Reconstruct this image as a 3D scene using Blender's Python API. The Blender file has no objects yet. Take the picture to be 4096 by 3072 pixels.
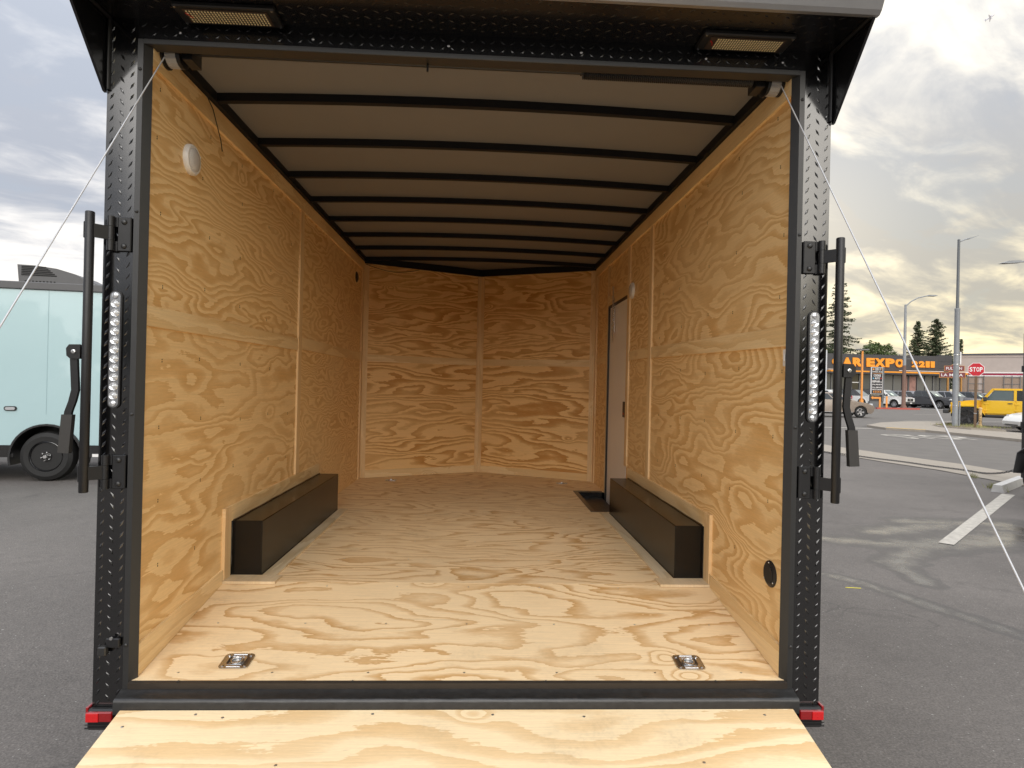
import bpy, bmesh, math, random
from mathutils import Vector, Matrix
SC = bpy.context.scene
COL = SC.collection
rad = math.radians
random.seed(11)

# ------------------------------------------------------------------ camera
cam_d = bpy.data.cameras.new('camera')
cam = bpy.data.objects.new('camera', cam_d)
COL.objects.link(cam)
SC.camera = cam
cam_d.sensor_width = 36.0
cam_d.lens = 36.0 * 2467.7442 / 4096.0
cam_d.clip_start = 0.05
cam_d.clip_end = 3000
yaw, pitch, roll = 0.0482146, 0.0021758, 0.0229408
fwd = Vector((math.sin(yaw) * math.cos(pitch), math.cos(yaw) * math.cos(pitch), math.sin(pitch)))
rgt = Vector((math.cos(yaw), -math.sin(yaw), 0))
upv = rgt.cross(fwd)
r2 = rgt * math.cos(roll) + upv * math.sin(roll)
u2 = -rgt * math.sin(roll) + upv * math.cos(roll)
mw = Matrix((r2, u2, -fwd)).transposed().to_4x4()
mw.translation = Vector((0.0347, -2.3178, 1.5971))
cam.matrix_world = mw

# ------------------------------------------------------------------ view, exposure
SC.view_settings.view_transform = 'Standard'
SC.view_settings.look = 'None'
SC.view_settings.exposure = 0.85
SC.view_settings.gamma = 1.0
SC.view_settings.use_curve_mapping = False
SC.render.engine = 'CYCLES'
cy = SC.cycles
cy.max_bounces = 9
cy.diffuse_bounces = 6
cy.glossy_bounces = 5
cy.transmission_bounces = 6
cy.transparent_max_bounces = 8
cy.use_denoising = True
cy.sample_clamp_indirect = 8.0
cy.caustics_reflective = False
cy.caustics_refractive = False


# ------------------------------------------------------------------ node helper
class NT:
    def __init__(s, tree):
        s.t = tree

    def n(s, typ, ins=None, **props):
        nd = s.t.nodes.new(typ)
        for k, v in props.items():
            setattr(nd, k, v)
        if ins:
            for k, v in ins.items():
                sock = nd.inputs[k]
                if isinstance(v, bpy.types.NodeSocket):
                    s.t.links.new(v, sock)
                else:
                    sock.default_value = v
        return nd

    def m(s, op, a, b=0.0, c=0.0, clamp=False):
        return s.n('ShaderNodeMath', {0: a, 1: b, 2: c}, operation=op, use_clamp=clamp).outputs[0]

    def xyz(s, x, y, z):
        return s.n('ShaderNodeCombineXYZ', {0: x, 1: y, 2: z}).outputs[0]

    def noise(s, vec, scale=1.0, detail=2.0, rough=0.5, dist=0.0):
        return s.n('ShaderNodeTexNoise', {'Vector': vec, 'Scale': scale, 'Detail': detail, 'Roughness': rough, 'Distortion': dist}).outputs[0]

    def ramp(s, fac, stops, interp='LINEAR'):
        nd = s.n('ShaderNodeValToRGB', {0: fac})
        cr = nd.color_ramp
        cr.interpolation = interp
        while len(cr.elements) < len(stops):
            cr.elements.new(0.5)
        for e, (p, c) in zip(cr.elements, stops):
            e.position = p
            if not isinstance(c, (tuple, list)):
                c = (c, c, c)
            e.color = (*c[:3], 1)
        return nd.outputs[0]

    def mix(s, f, a, b, blend='MIX'):
        nd = s.n('ShaderNodeMix', data_type='RGBA', blend_type=blend)
        for i, v in ((0, f), (6, a), (7, b)):
            if isinstance(v, bpy.types.NodeSocket):
                s.t.links.new(v, nd.inputs[i])
            elif i and len(v) == 3:
                nd.inputs[i].default_value = (*v, 1)
            else:
                nd.inputs[i].default_value = v
        return nd.outputs[2]

    def smooth(s, v, a, b):
        nd = s.n('ShaderNodeMapRange', {0: v, 1: a, 2: b, 3: 0.0, 4: 1.0}, interpolation_type='SMOOTHSTEP')
        return nd.outputs[0]


# ------------------------------------------------------------------ world sky: broken late-day overcast
SUN_EL, SUN_AZ = rad(22), rad(179)          # azimuth clockwise from +Y (behind the viewer)
W = bpy.data.worlds.new('World')
SC.world = W
W.use_nodes = True
wt = NT(W.node_tree)
W.node_tree.nodes.clear()
sky = wt.n('ShaderNodeTexSky', sky_type='NISHITA', sun_disc=False, sun_elevation=SUN_EL, sun_rotation=SUN_AZ,
           air_density=1.2, dust_density=2.5, ozone_density=1.5)
gen = wt.n('ShaderNodeTexCoord').outputs['Generated']
nrm = wt.n('ShaderNodeVectorMath', {0: gen}, operation='NORMALIZE').outputs[0]
sx = wt.n('ShaderNodeSeparateXYZ', {0: nrm})
dx, dy, dz = sx.outputs
el = wt.m('MAXIMUM', dz, 0.0)
den = wt.m('ADD', el, 0.2)
u = wt.m('DIVIDE', dx, den)
v = wt.m('DIVIDE', dy, den)
# streaks drawn out from lower left to upper right
ur = wt.m('ADD', wt.m('MULTIPLY', u, 0.86), wt.m('MULTIPLY', v, 0.5))
vr = wt.m('SUBTRACT', wt.m('MULTIPLY', v, 0.86), wt.m('MULTIPLY', u, 0.5))
p1 = wt.xyz(wt.m('MULTIPLY', ur, 0.75), wt.m('MULTIPLY', vr, 1.25), 3.3)
n1 = wt.noise(p1, 1.25, 9.0, 0.56, 0.25)
n2 = wt.noise(wt.xyz(wt.m('MULTIPLY', ur, 1.0), wt.m('MULTIPLY', vr, 1.7), 8.1), 2.6, 8.0, 0.56, 0.5)
n3 = wt.noise(p1, 0.38, 2.0, 0.5, 0.0)
cl = wt.m('ADD', wt.m('ADD', wt.m('MULTIPLY', n1, 0.54), wt.m('MULTIPLY', n2, 0.46)), wt.m('MULTIPLY', wt.m('SUBTRACT', n3, 0.5), 0.35))
shade = wt.smooth(cl, 0.41, 0.61)
right = wt.smooth(dx, -0.25, 0.5)                    # warm side of the sky
low = wt.m('SUBTRACT', 1.0, wt.smooth(el, 0.04, 0.42))
warm = wt.m('MULTIPLY', right, wt.m('ADD', 0.25, wt.m('MULTIPLY', low, 0.75)))
dark_c = wt.mix(warm, (0.35, 0.375, 0.43), (0.42, 0.39, 0.32))
lite_c = wt.mix(warm, (0.80, 0.775, 0.745), (1.08, 0.92, 0.56))
cloud = wt.mix(shade, dark_c, lite_c)
# brighter thin spot where the low light breaks through
gd = Vector((0.445, 0.865, 0.235)).normalized()
dt = wt.n('ShaderNodeVectorMath', {0: nrm, 1: tuple(gd)}, operation='DOT_PRODUCT').outputs['Value']
glow = wt.m('MULTIPLY', wt.m('POWER', wt.m('MAXIMUM', dt, 0.0), 120.0), wt.m('ADD', 0.25, wt.m('MULTIPLY', shade, 0.6)))
cloud = wt.mix(glow, cloud, (1.1, 0.98, 0.76))
# standard overcast luminance: brighter towards the zenith
gain = wt.m('ADD', 0.78, wt.m('MULTIPLY', wt.m('POWER', el, 3.0), 2.2))
cloud = wt.n('ShaderNodeVectorMath', {0: cloud, 1: wt.xyz(gain, gain, gain)}, operation='MULTIPLY').outputs[0]
cov = wt.m('MAXIMUM', wt.smooth(n1, 0.22, 0.42), 0.93)
cloud10 = wt.n('ShaderNodeVectorMath', {0: cloud, 'Scale': 10.0}, operation='SCALE').outputs[0]
fin = wt.mix(cov, sky.outputs[0], cloud10)
bg = wt.n('ShaderNodeBackground', {'Color': fin, 'Strength': 0.1})
wo = wt.n('ShaderNodeOutputWorld', {'Surface': bg.outputs[0]})

# ------------------------------------------------------------------ sun behind cloud: very soft
sun_d = bpy.data.lights.new('sun', 'SUN')
sun_d.energy = 1.5
sun_d.angle = rad(58)
sun_d.color = (1.0, 0.95, 0.88)
sun = bpy.data.objects.new('sun', sun_d)
COL.objects.link(sun)
to_sun = Vector((math.sin(SUN_AZ) * math.cos(SUN_EL), math.cos(SUN_AZ) * math.cos(SUN_EL), math.sin(SUN_EL)))
sun.rotation_euler = to_sun.to_track_quat('Z', 'Y').to_euler()
sun.location = (0, -10, 30)


# ------------------------------------------------------------------ materials
MATS = {}


def mat(name, col=(0.5, 0.5, 0.5), rough=0.5, metal=0.0, ior=1.5, coat=0.0, noise=0.0, nscale=20.0, bump=0.0, bscale=200.0, emit=None, trans=0.0, rvar=0.0):
    if name in MATS:
        return MATS[name]
    m = bpy.data.materials.new(name)
    m.use_nodes = True
    t = NT(m.node_tree)
    b = m.node_tree.nodes['Principled BSDF']
    b.inputs['Base Color'].default_value = (*col, 1)
    b.inputs['Roughness'].default_value = rough
    b.inputs['Metallic'].default_value = metal
    b.inputs['IOR'].default_value = ior
    b.inputs['Coat Weight'].default_value = coat
    b.inputs['Transmission Weight'].default_value = trans
    co = t.n('ShaderNodeTexCoord').outputs['Object']
    if noise:
        f = t.noise(co, nscale, 5.0, 0.6)
        g = t.m('MULTIPLY_ADD', f, 2 * noise, 1.0 - noise)
        c = t.n('ShaderNodeVectorMath', {0: (*col,), 1: t.xyz(g, g, g)}, operation='MULTIPLY').outputs[0]
        m.node_tree.links.new(c, b.inputs['Base Color'])
    if rvar:
        f2 = t.noise(co, nscale * 0.7, 4.0, 0.6)
        m.node_tree.links.new(t.m('MULTIPLY_ADD', f2, rvar * 2, rough - rvar, clamp=True), b.inputs['Roughness'])
    if bump:
        f3 = t.noise(co, bscale, 3.0, 0.6)
        bn = t.n('ShaderNodeBump', {'Strength': bump, 'Distance': 0.002, 'Height': f3})
        m.node_tree.links.new(bn.outputs[0], b.inputs['Normal'])
    if emit:
        b.inputs['Emission Color'].default_value = (*emit[:3], 1)
        b.inputs['Emission Strength'].default_value = emit[3]
    MATS[name] = m
    return m


def wood(name, along, across, SA=1.1, SC_=2.8, K=8.0, light=(0.76, 0.56, 0.33), dark=(0.58, 0.35, 0.15), con=1.0, dirt=0.0, jag=0.34, rough=0.5, thin=False):
    """rotary-cut pine plywood: contour bands of early and late wood, one figure per sheet (object colour = seed)"""
    if name in MATS:
        return MATS[name]
    m = bpy.data.materials.new(name)
    m.use_nodes = True
    t = NT(m.node_tree)
    b = m.node_tree.nodes['Principled BSDF']
    s3 = t.n('ShaderNodeSeparateXYZ', {0: t.n('ShaderNodeTexCoord').outputs['Object']}).outputs
    ax = {'x': 0, 'y': 1, 'z': 2}
    a, c = s3[ax[along]], s3[ax[across]]
    oin = t.n('ShaderNodeObjectInfo')
    oi = oin.outputs['Color']
    a0, c0 = a, c
    fs_ = oin.outputs['Alpha']
    a, c = t.m('MULTIPLY', a, fs_), t.m('MULTIPLY', c, fs_)
    seed = t.n('ShaderNodeSeparateColor', {0: oi}).outputs
    sd, kk = seed[0], seed[1]
    sv = t.m('MULTIPLY', sd, 97.0)
    M = lambda x, k: t.m('MULTIPLY', x, k)
    warp = t.m('SUBTRACT', t.noise(t.xyz(M(a, SA * 2.1), M(c, SC_ * 1.3), t.m('ADD', sv, 5.0)), 1.0, 3.0, 0.5), 0.5)
    c2 = t.m('MULTIPLY_ADD', warp, 0.75, M(c, SC_))
    # object colour green scales how tight the rings run on this sheet
    n = t.noise(t.xyz(M(a, SA), c2, sv), 1.0, 2.2, 0.46)
    kd = t.n('ShaderNodeTexVoronoi', {'Vector': t.xyz(M(a, 1.5), M(c, 2.6), sv), 'Scale': 1.0, 'Randomness': 1.0}, feature='F1').outputs['Distance']
    knot = t.m('POWER', t.m('SUBTRACT', 1.0, t.smooth(kd, 0.0, 0.20)), 2.0)
    a, c = a0, c0
    fib = t.noise(t.xyz(M(a, 5.0), M(c, 150.0), sv), 1.0, 3.0, 0.6)
    fib2 = t.noise(t.xyz(M(a, 22.0), M(c, 75.0), sv), 1.0, 2.0, 0.6)
    lowf = t.noise(t.xyz(M(a, 1.2), M(c, 2.0), t.m('ADD', sv, 31.0)), 1.0, 2.0, 0.5)
    kv = t.m('MULTIPLY', t.m('MULTIPLY_ADD', kk, 1.6, 0.2), K)
    h = t.m('MULTIPLY', n, kv)
    tilt = t.m('MULTIPLY', c, t.m('MULTIPLY', seed[2], 40.0))
    h = t.m('ADD', h, tilt)
    h = t.m('MULTIPLY_ADD', knot, 3.2, h)
    h = t.m('MULTIPLY_ADD', t.m('SUBTRACT', fib2, 0.5), jag, h)
    h = t.m('MULTIPLY_ADD', t.m('SUBTRACT', fib, 0.5), jag * 0.7, h)
    fr = t.m('FRACT', h)
    band = t.ramp(fr, [(0.0, 0.0), (0.58, 0.04), (0.70, 0.45), (0.86, 0.8), (0.96, 1.0), (0.99, 0.9), (1.0, 0.0)] if thin else [(0.0, 0.0), (0.40, 0.04), (0.50, 0.5), (0.70, 0.82), (0.95, 1.0), (0.985, 0.9), (1.0, 0.0)])
    str_ = t.m('MULTIPLY_ADD', t.smooth(lowf, 0.3, 0.7), 0.45, 0.55)
    val = t.m('MULTIPLY', t.m('MULTIPLY', band, str_), con)
    colr = t.mix(val, light, dark)
    g = t.m('MULTIPLY_ADD', fib, 0.34, 0.83)
    grit = t.noise(t.xyz(M(a, 40.0), M(c, 260.0), sv), 1.0, 2.0, 0.6)
    g = t.m('MULTIPLY', g, t.m('MULTIPLY_ADD', grit, 0.16, 0.92))
    g = t.m('MULTIPLY', g, t.m('MULTIPLY_ADD', lowf, 0.16, 0.92))
    if dirt:
        d1 = t.noise(t.xyz(M(a, 3.0), M(c, 3.0), t.m('ADD', sv, 77.0)), 1.0, 5.0, 0.7)
        d2 = t.noise(t.xyz(M(a, 60.0), M(c, 60.0), sv), 1.0, 2.0, 0.6)
        dm = t.m('MULTIPLY', t.smooth(d1, 0.48, 0.78), t.m('MULTIPLY_ADD', t.smooth(d2, 0.35, 0.7), 0.6, 0.4))
        g = t.m('MULTIPLY', g, t.m('MULTIPLY_ADD', dm, -dirt, 1.0))
        # a few dark scuffs drawn along the boards
        sc = t.noise(t.xyz(M(a, 2.2), M(c, 34.0), t.m('ADD', sv, 13.0)), 1.0, 3.0, 0.7, 1.2)
        g = t.m('MULTIPLY', g, t.m('MULTIPLY_ADD', t.smooth(sc, 0.70, 0.78), -dirt * 1.2, 1.0))
    colr = t.n('ShaderNodeVectorMath', {0: colr, 1: t.xyz(g, g, g)}, operation='MULTIPLY').outputs[0]
    L = m.node_tree.links
    L.new(colr, b.inputs['Base Color'])
    b.inputs['Roughness'].default_value = rough
    bn = t.n('ShaderNodeBump', {'Strength': 0.12, 'Distance': 0.002, 'Height': fib})
    L.new(bn.outputs[0], b.inputs['Normal'])
    MATS[name] = m
    return m


# ------------------------------------------------------------------ mesh helper
class MB:
    off = Vector((0, 0, 0))

    def __init__(s):
        s.v = []
        s.f = []

    def add(s, vs, fs):
        o = len(s.v)
        s.v += [tuple(q) for q in vs]
        s.f += [tuple(i + o for i in q) for q in fs]
        return s

    def box(s, x0, x1, y0, y1, z0, z1, ch=0.0):
        if x0 > x1: x0, x1 = x1, x0
        if y0 > y1: y0, y1 = y1, y0
        if z0 > z1: z0, z1 = z1, z0
        if ch <= 0:
            return s.add([(x0, y0, z0), (x1, y0, z0), (x1, y1, z0), (x0, y1, z0), (x0, y0, z1), (x1, y0, z1), (x1, y1, z1), (x0, y1, z1)],
                         [(0, 3, 2, 1), (4, 5, 6, 7), (0, 1, 5, 4), (1, 2, 6, 5), (2, 3, 7, 6), (3, 0, 4, 7)])
        ch = min(ch, (x1 - x0) * .45, (y1 - y0) * .45, (z1 - z0) * .45)
        bm = bmesh.new()
        bmesh.ops.create_cube(bm, size=1.0)
        bmesh.ops.transform(bm, matrix=Matrix.Translation(((x0 + x1) / 2, (y0 + y1) / 2, (z0 + z1) / 2)) @ Matrix.Diagonal((x1 - x0, y1 - y0, z1 - z0, 1)), verts=bm.verts)
        bmesh.ops.bevel(bm, geom=bm.edges[:], offset=ch, segments=1, affect='EDGES')
        s.bm(bm)
        return s

    def bm(s, bm):
        bm.verts.index_update()
        s.add([v.co for v in bm.verts], [[v.index for v in f.verts] for f in bm.faces])
        bm.free()
        return s

    def quad(s, a, b, c, d):
        return s.add([a, b, c, d], [(0, 1, 2, 3)])

    def prism(s, poly, axis, a, b):
        """poly of 2D points extruded along axis from a to b"""
        def P(q, w):
            if axis == 'x': return (w, q[0], q[1])
            if axis == 'y': return (q[0], w, q[1])
            return (q[0], q[1], w)
        n = len(poly)
        vs = [P(q, a) for q in poly] + [P(q, b) for q in poly]
        fs = [tuple(range(n)), tuple(range(2 * n - 1, n - 1, -1))]
        for i in range(n):
            j = (i + 1) % n
            fs.append((i, i + n, j + n, j))
        return s.add(vs, fs)

    def tube(s, pts, r, n=8, cap=True, r2=None):
        pts = [Vector(q) for q in pts]
        rings = []
        prev = None
        for i, q in enumerate(pts):
            d = (pts[min(i + 1, len(pts) - 1)] - pts[max(i - 1, 0)]).normalized()
            if prev is None:
                a = Vector((0, 0, 1)) if abs(d.z) < 0.9 else Vector((1, 0, 0))
                x = d.cross(a).normalized()
            else:
                x = (prev - d * prev.dot(d)).normalized()
            prev = x
            y = d.cross(x)
            rr = r if r2 is None else r + (r2 - r) * i / max(1, len(pts) - 1)
            if isinstance(r, (list, tuple)):
                rr = r[i]
            rings.append([q + (x * math.cos(2 * math.pi * k / n) + y * math.sin(2 * math.pi * k / n)) * rr for k in range(n)])
        vs = [q for rg in rings for q in rg]
        fs = []
        for i in range(len(rings) - 1):
            for k in range(n):
                fs.append((i * n + k, i * n + (k + 1) % n, (i + 1) * n + (k + 1) % n, (i + 1) * n + k))
        if cap:
            fs.append(tuple(range(n - 1, -1, -1)))
            fs.append(tuple((len(rings) - 1) * n + k for k in range(n)))
        return s.add(vs, fs)

    def lathe(s, prof, c, axis, n=16, sx=1.0, sy=1.0):
        """prof: list of (r, h) swept round axis through c"""
        c = Vector(c)
        ax = {'x': (Vector((1, 0, 0)), Vector((0, 1, 0)), Vector((0, 0, 1))),
              'y': (Vector((0, 1, 0)), Vector((0, 0, 1)), Vector((1, 0, 0))),
              'z': (Vector((0, 0, 1)), Vector((1, 0, 0)), Vector((0, 1, 0)))}[axis]
        vs, fs = [], []
        for r, h in prof:
            for k in range(n):
                t = 2 * math.pi * k / n
                vs.append(c + ax[0] * h + (ax[1] * math.cos(t) * sx + ax[2] * math.sin(t) * sy) * max(r, 1e-5))
        m = len(prof)
        for i in range(m - 1):
            for k in range(n):
                fs.append((i * n + k, i * n + (k + 1) % n, (i + 1) * n + (k + 1) % n, (i + 1) * n + k))
        fs.append(tuple(range(n - 1, -1, -1)))
        fs.append(tuple((m - 1) * n + k for k in range(n)))
        return s.add(vs, fs)

    def mesh(s, name, m):
        me = bpy.data.meshes.new(name)
        me.from_pydata([Vector(q) + MB.off for q in s.v], [], s.f)
        if m:
            me.materials.append(m)
        return me

    def islands(s):
        par = list(range(len(s.v)))

        def find(a):
            while par[a] != a:
                par[a] = par[par[a]]
                a = par[a]
            return a
        for f in s.f:
            r0 = find(f[0])
            for i in f[1:]:
                par[find(i)] = r0
        out = {}
        for f in s.f:
            out.setdefault(find(f[0]), []).append(f)
        res = []
        for fs in out.values():
            idx = sorted({i for f in fs for i in f})
            mp = {i: k for k, i in enumerate(idx)}
            b = MB()
            b.add([s.v[i] for i in idx], [[mp[i] for i in f] for f in fs])
            res.append(b)
        return res

    def build(s, name, m, parent=None, smooth=None, seed=None, kind=None, label=None, each=False):
        if each:
            return [b.build(name, m, parent, smooth, seed, kind, label) for b in s.islands()]
        me = s.mesh(name, m)
        me.validate()
        bm = bmesh.new()
        bm.from_mesh(me)
        bmesh.ops.recalc_face_normals(bm, faces=bm.faces[:])
        bm.to_mesh(me)
        bm.free()
        if smooth is not None:
            shade(me, smooth)
        o = bpy.data.objects.new(name, me)
        COL.objects.link(o)
        if parent:
            o.parent = parent
        if seed is not None:
            o.color = seed if len(seed) == 4 else (*seed, 1)
        if kind:
            o['kind'] = kind
        if label:
            o['label'] = label
        return o


def shade(me, ang):
    for p in me.polygons:
        p.use_smooth = True
    me.set_sharp_from_angle(angle=rad(ang))


def empty(name, loc, rz=0.0, label=None, cat=None, group=None):
    o = bpy.data.objects.new(name, None)
    COL.objects.link(o)
    o.location = loc
    o.rotation_euler = (0, 0, rz)
    o.empty_display_size = 0.2
    tag(o, label, cat, group)
    return o


def tag(o, label=None, cat=None, group=None, kind=None):
    if label: o['label'] = label
    if cat: o['category'] = cat
    if group: o['group'] = group
    if kind: o['kind'] = kind
    return o


def inst(name, me, loc, parent, rot=(0, 0, 0), seed=None):
    o = bpy.data.objects.new(name, me)
    COL.objects.link(o)
    o.location = loc
    o.rotation_euler = rot
    o.parent = parent
    if seed is not None:
        o.color = (*seed, 1)
    return o


def finish_mesh(me, smooth=None):
    bm = bmesh.new()
    bm.from_mesh(me)
    bmesh.ops.recalc_face_normals(bm, faces=bm.faces[:])
    bm.to_mesh(me)
    bm.free()
    if smooth is not None:
        shade(me, smooth)
    return me


def text_mesh(txt, bold=0.0, extrude=0.02):
    """flat lettering as a mesh in the XZ plane, facing -Y, unit box by caller"""
    cu = bpy.data.curves.new('lettering', 'FONT')
    cu.body = txt
    cu.size = 1.0
    cu.offset = bold
    cu.extrude = extrude
    cu.resolution_u = 3
    o = bpy.data.objects.new('lettering_tmp', cu)
    COL.objects.link(o)
    dg = bpy.context.evaluated_depsgraph_get()
    me = bpy.data.meshes.new_from_object(o.evaluated_get(dg))
    bpy.data.objects.remove(o)
    bpy.data.curves.remove(cu)
    return me


def lettering(name, txt, x0, x1, z0, z1, y, m, parent, bold=0.02, depth=0.01):
    me = text_mesh(txt, bold, 0.5)
    xs = [q.co.x for q in me.vertices]
    ys = [q.co.y for q in me.vertices]
    ax, bx, ay, by = min(xs), max(xs), min(ys), max(ys)
    for q in me.vertices:
        X = x0 + (q.co.x - ax) / max(1e-6, bx - ax) * (x1 - x0)
        Z = z0 + (q.co.y - ay) / max(1e-6, by - ay) * (z1 - z0)
        Y = y - depth * (q.co.z + 0.5)
        q.co = (X, Y, Z)
    me.materials.clear()
    me.materials.append(m)
    o = bpy.data.objects.new(name, me)
    COL.objects.link(o)
    o.parent = parent
    return o


# ------------------------------------------------------------------ palette
BLACK = mat('black_gloss_paint', (0.003, 0.003, 0.0035), 0.12, ior=1.9, rvar=0.05, nscale=9)
BLACK_SAT = mat('black_satin_paint', (0.010, 0.010, 0.011), 0.42, ior=1.5, noise=0.2, nscale=30, rvar=0.08)
BLACK2 = mat('black_hood_paint', (0.006, 0.006, 0.007), 0.2, ior=1.55, rvar=0.05, nscale=9)
FLATBLK = mat('flat_black_primer', (0.006, 0.006, 0.007), 0.6, ior=1.35, noise=0.2, nscale=30)
TRIM = mat('dark_trim_metal', (0.016, 0.016, 0.016), 0.42, ior=1.6, noise=0.15, nscale=40)
SILL = mat('worn_black_sill', (0.016, 0.0155, 0.015), 0.38, ior=1.6, noise=0.9, nscale=45, rvar=0.12)
BOXP = mat('brown_black_box_paint', (0.009, 0.0075, 0.006), 0.25, ior=1.38, noise=0.1, nscale=3, rvar=0.05)
GALV = mat('zinc_plate', (0.62, 0.63, 0.64), 0.28, 1.0, noise=0.15, nscale=30)
STEEL = mat('bright_steel', (0.7, 0.7, 0.7), 0.25, 1.0)
CABLE = mat('steel_cable', (0.55, 0.56, 0.58), 0.5, 0.3, noise=0.1, nscale=300)
LENS = mat('clear_lens', (0.75, 0.77, 0.8), 0.12, 0.6, ior=1.6, coat=1.0)
LENSD = mat('lens_ring', (0.35, 0.36, 0.38), 0.2, 0.7)
RED = mat('red_reflector', (0.62, 0.01, 0.012), 0.25, coat=1.0, noise=0.25, nscale=160)
RED2 = mat('dark_red_reflector', (0.28, 0.006, 0.008), 0.25, coat=1.0, noise=0.15, nscale=160)
WHITE = mat('white_plastic', (0.78, 0.77, 0.75), 0.35, noise=0.03, nscale=10)
CEIL = mat('ceiling_liner', (0.20, 0.197, 0.197), 0.55, noise=0.06, nscale=3, bump=0.05)
DOORP = mat('grey_beige_door_skin', (0.86, 0.83, 0.80), 0.4, noise=0.02, nscale=5)
BRONZE = mat('brown_metal_trim', (0.045, 0.036, 0.028), 0.35, 0.3, noise=0.2, nscale=25)
RUBBER = mat('tyre_rubber', (0.011, 0.011, 0.011), 0.7, noise=0.3, nscale=25, bump=0.2, bscale=60)
GLASS = mat('tinted_window_glass', (0.018, 0.022, 0.024), 0.05, ior=1.6, coat=0.5)
GLASSL = mat('windscreen_glass', (0.10, 0.13, 0.135), 0.05, ior=1.6, coat=0.5)
PW_Y = wood('plywood_wall_y', 'y', 'z', 1.4, 5.0, 16.0, light=(0.88, 0.63, 0.32), dark=(0.66, 0.385, 0.135), con=.92)
PW_X = wood('plywood_wall_x', 'x', 'z', 1.0, 4.6, 12.0, light=(0.88, 0.59, 0.26), dark=(0.56, 0.27, 0.065), con=1.1)
PW_F = wood('plywood_floor', 'x', 'y', 0.95, 3.6, 13.0, light=(0.88, 0.675, 0.41), dark=(0.58, 0.34, 0.13), con=1.1, dirt=0.22, thin=True)
PW_R = wood('plywood_ramp', 'x', 'y', 0.6, 3.2, 9.0, light=(0.88, 0.70, 0.44), dark=(0.70, 0.465, 0.22), con=0.95, dirt=0.22)
BD_Y = wood('board_along_y', 'y', 'z', 0.8, 6.0, 4.5, light=(0.86, 0.65, 0.36), dark=(0.68, 0.44, 0.18), con=0.8)
BD_X = wood('board_along_x', 'x', 'z', 0.8, 6.0, 4.5, light=(0.86, 0.65, 0.36), dark=(0.68, 0.44, 0.18), con=0.8)
BD_Z = wood('board_along_z', 'z', 'y', 0.5, 7.0, 4.0, light=(0.83, 0.61, 0.34), dark=(0.68, 0.44, 0.20), con=0.8)
BD_XY = wood('board_flat_y', 'y', 'x', 0.8, 6.0, 4.5, light=(0.74, 0.60, 0.40), dark=(0.58, 0.42, 0.22), con=0.8, dirt=0.2)


# ------------------------------------------------------------------ ground
def asphalt():
    m = bpy.data.materials.new('asphalt')
    m.use_nodes = True
    t = NT(m.node_tree)
    b = m.node_tree.nodes['Principled BSDF']
    co = t.n('ShaderNodeTexCoord').outputs['Object']
    fine = t.noise(co, 85.0, 4.0, 0.75)
    mid = t.noise(co, 16.0, 5.0, 0.65)
    big = t.noise(co, 0.55, 4.0, 0.6)
    vor = t.n('ShaderNodeTexVoronoi', {'Vector': co, 'Scale': 75.0}).outputs['Distance']
    colr = t.ramp(fine, [(0.28, (0.072, 0.064, 0.058)), (0.5, (0.118, 0.106, 0.097)), (0.72, (0.195, 0.177, 0.162))])
    stn = t.smooth(t.noise(co, 1.1, 6.0, 0.7, 0.6), 0.56, 0.70)
    g = t.m('MULTIPLY', t.m('MULTIPLY_ADD', mid, 0.7, 0.65), t.m('MULTIPLY_ADD', big, 1.0, 0.52))
    g = t.m('MULTIPLY', g, t.m('MULTIPLY_ADD', stn, -0.22, 1.0))
    # pale grit
    sp = t.smooth(t.noise(co, 55.0, 1.0, 0.5), 0.735, 0.77)
    colr = t.n('ShaderNodeVectorMath', {0: colr, 1: t.xyz(g, g, g)}, operation='MULTIPLY').outputs[0]
    colr = t.mix(t.m('MULTIPLY', sp, 0.6), colr, (0.5, 0.49, 0.46))
    # hairline cracks
    ck = t.n('ShaderNodeTexVoronoi', {'Vector': t.n('ShaderNodeVectorMath', {0: co, 1: t.n('ShaderNodeTexNoise', {'Vector': co, 'Scale': 1.3, 'Detail': 4.0}).outputs[1]}, operation='ADD').outputs[0], 'Scale': 0.33}, feature='DISTANCE_TO_EDGE').outputs['Distance']
    crk = t.m('MULTIPLY', t.m('SUBTRACT', 1.0, t.smooth(ck, 0.0, 0.006)), t.smooth(t.noise(co, 0.7, 2.0), 0.48, 0.6))
    colr = t.mix(t.m('MULTIPLY', crk, 0.3), colr, (0.03, 0.03, 0.03))
    # damp streaks left by water (their own outline, kept on the mesh)
    at = t.n('ShaderNodeAttribute', attribute_name='damp').outputs['Fac']
    edge = t.m('MULTIPLY_ADD', t.m('SUBTRACT', t.noise(co, 4.5, 9.0, 0.72), 0.5), 0.95, at)
    wet = t.smooth(edge, 0.42, 0.56)
    core = t.smooth(edge, 0.62, 1.0)
    colr = t.mix(t.m('MULTIPLY', wet, 0.55), colr, (0.030, 0.028, 0.028))
    L = m.node_tree.links
    L.new(colr, b.inputs['Base Color'])
    rg = t.m('MULTIPLY_ADD', mid, 0.12, 0.72)
    rg = t.m('MULTIPLY_ADD', wet, -0.26, rg)
    rg = t.m('MULTIPLY_ADD', core, -0.34, rg, clamp=True)
    L.new(rg, b.inputs['Roughness'])
    L.new(t.m('MULTIPLY_ADD', core, 0.42, t.m('MULTIPLY', wet, 0.05)), b.inputs['Coat Weight'])
    b.inputs['Coat Roughness'].default_value = 0.16
    b.inputs['Coat IOR'].default_value = 1.45
    hh = t.m('MULTIPLY', t.m('ADD', fine, t.m('MULTIPLY', vor, 0.8)), t.m('MULTIPLY_ADD', core, -0.9, 1.0))
    bn = t.n('ShaderNodeBump', {'Strength': 0.55, 'Distance': 0.006, 'Height': hh})
    L.new(bn.outputs[0], b.inputs['Normal'])
    return m


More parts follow.
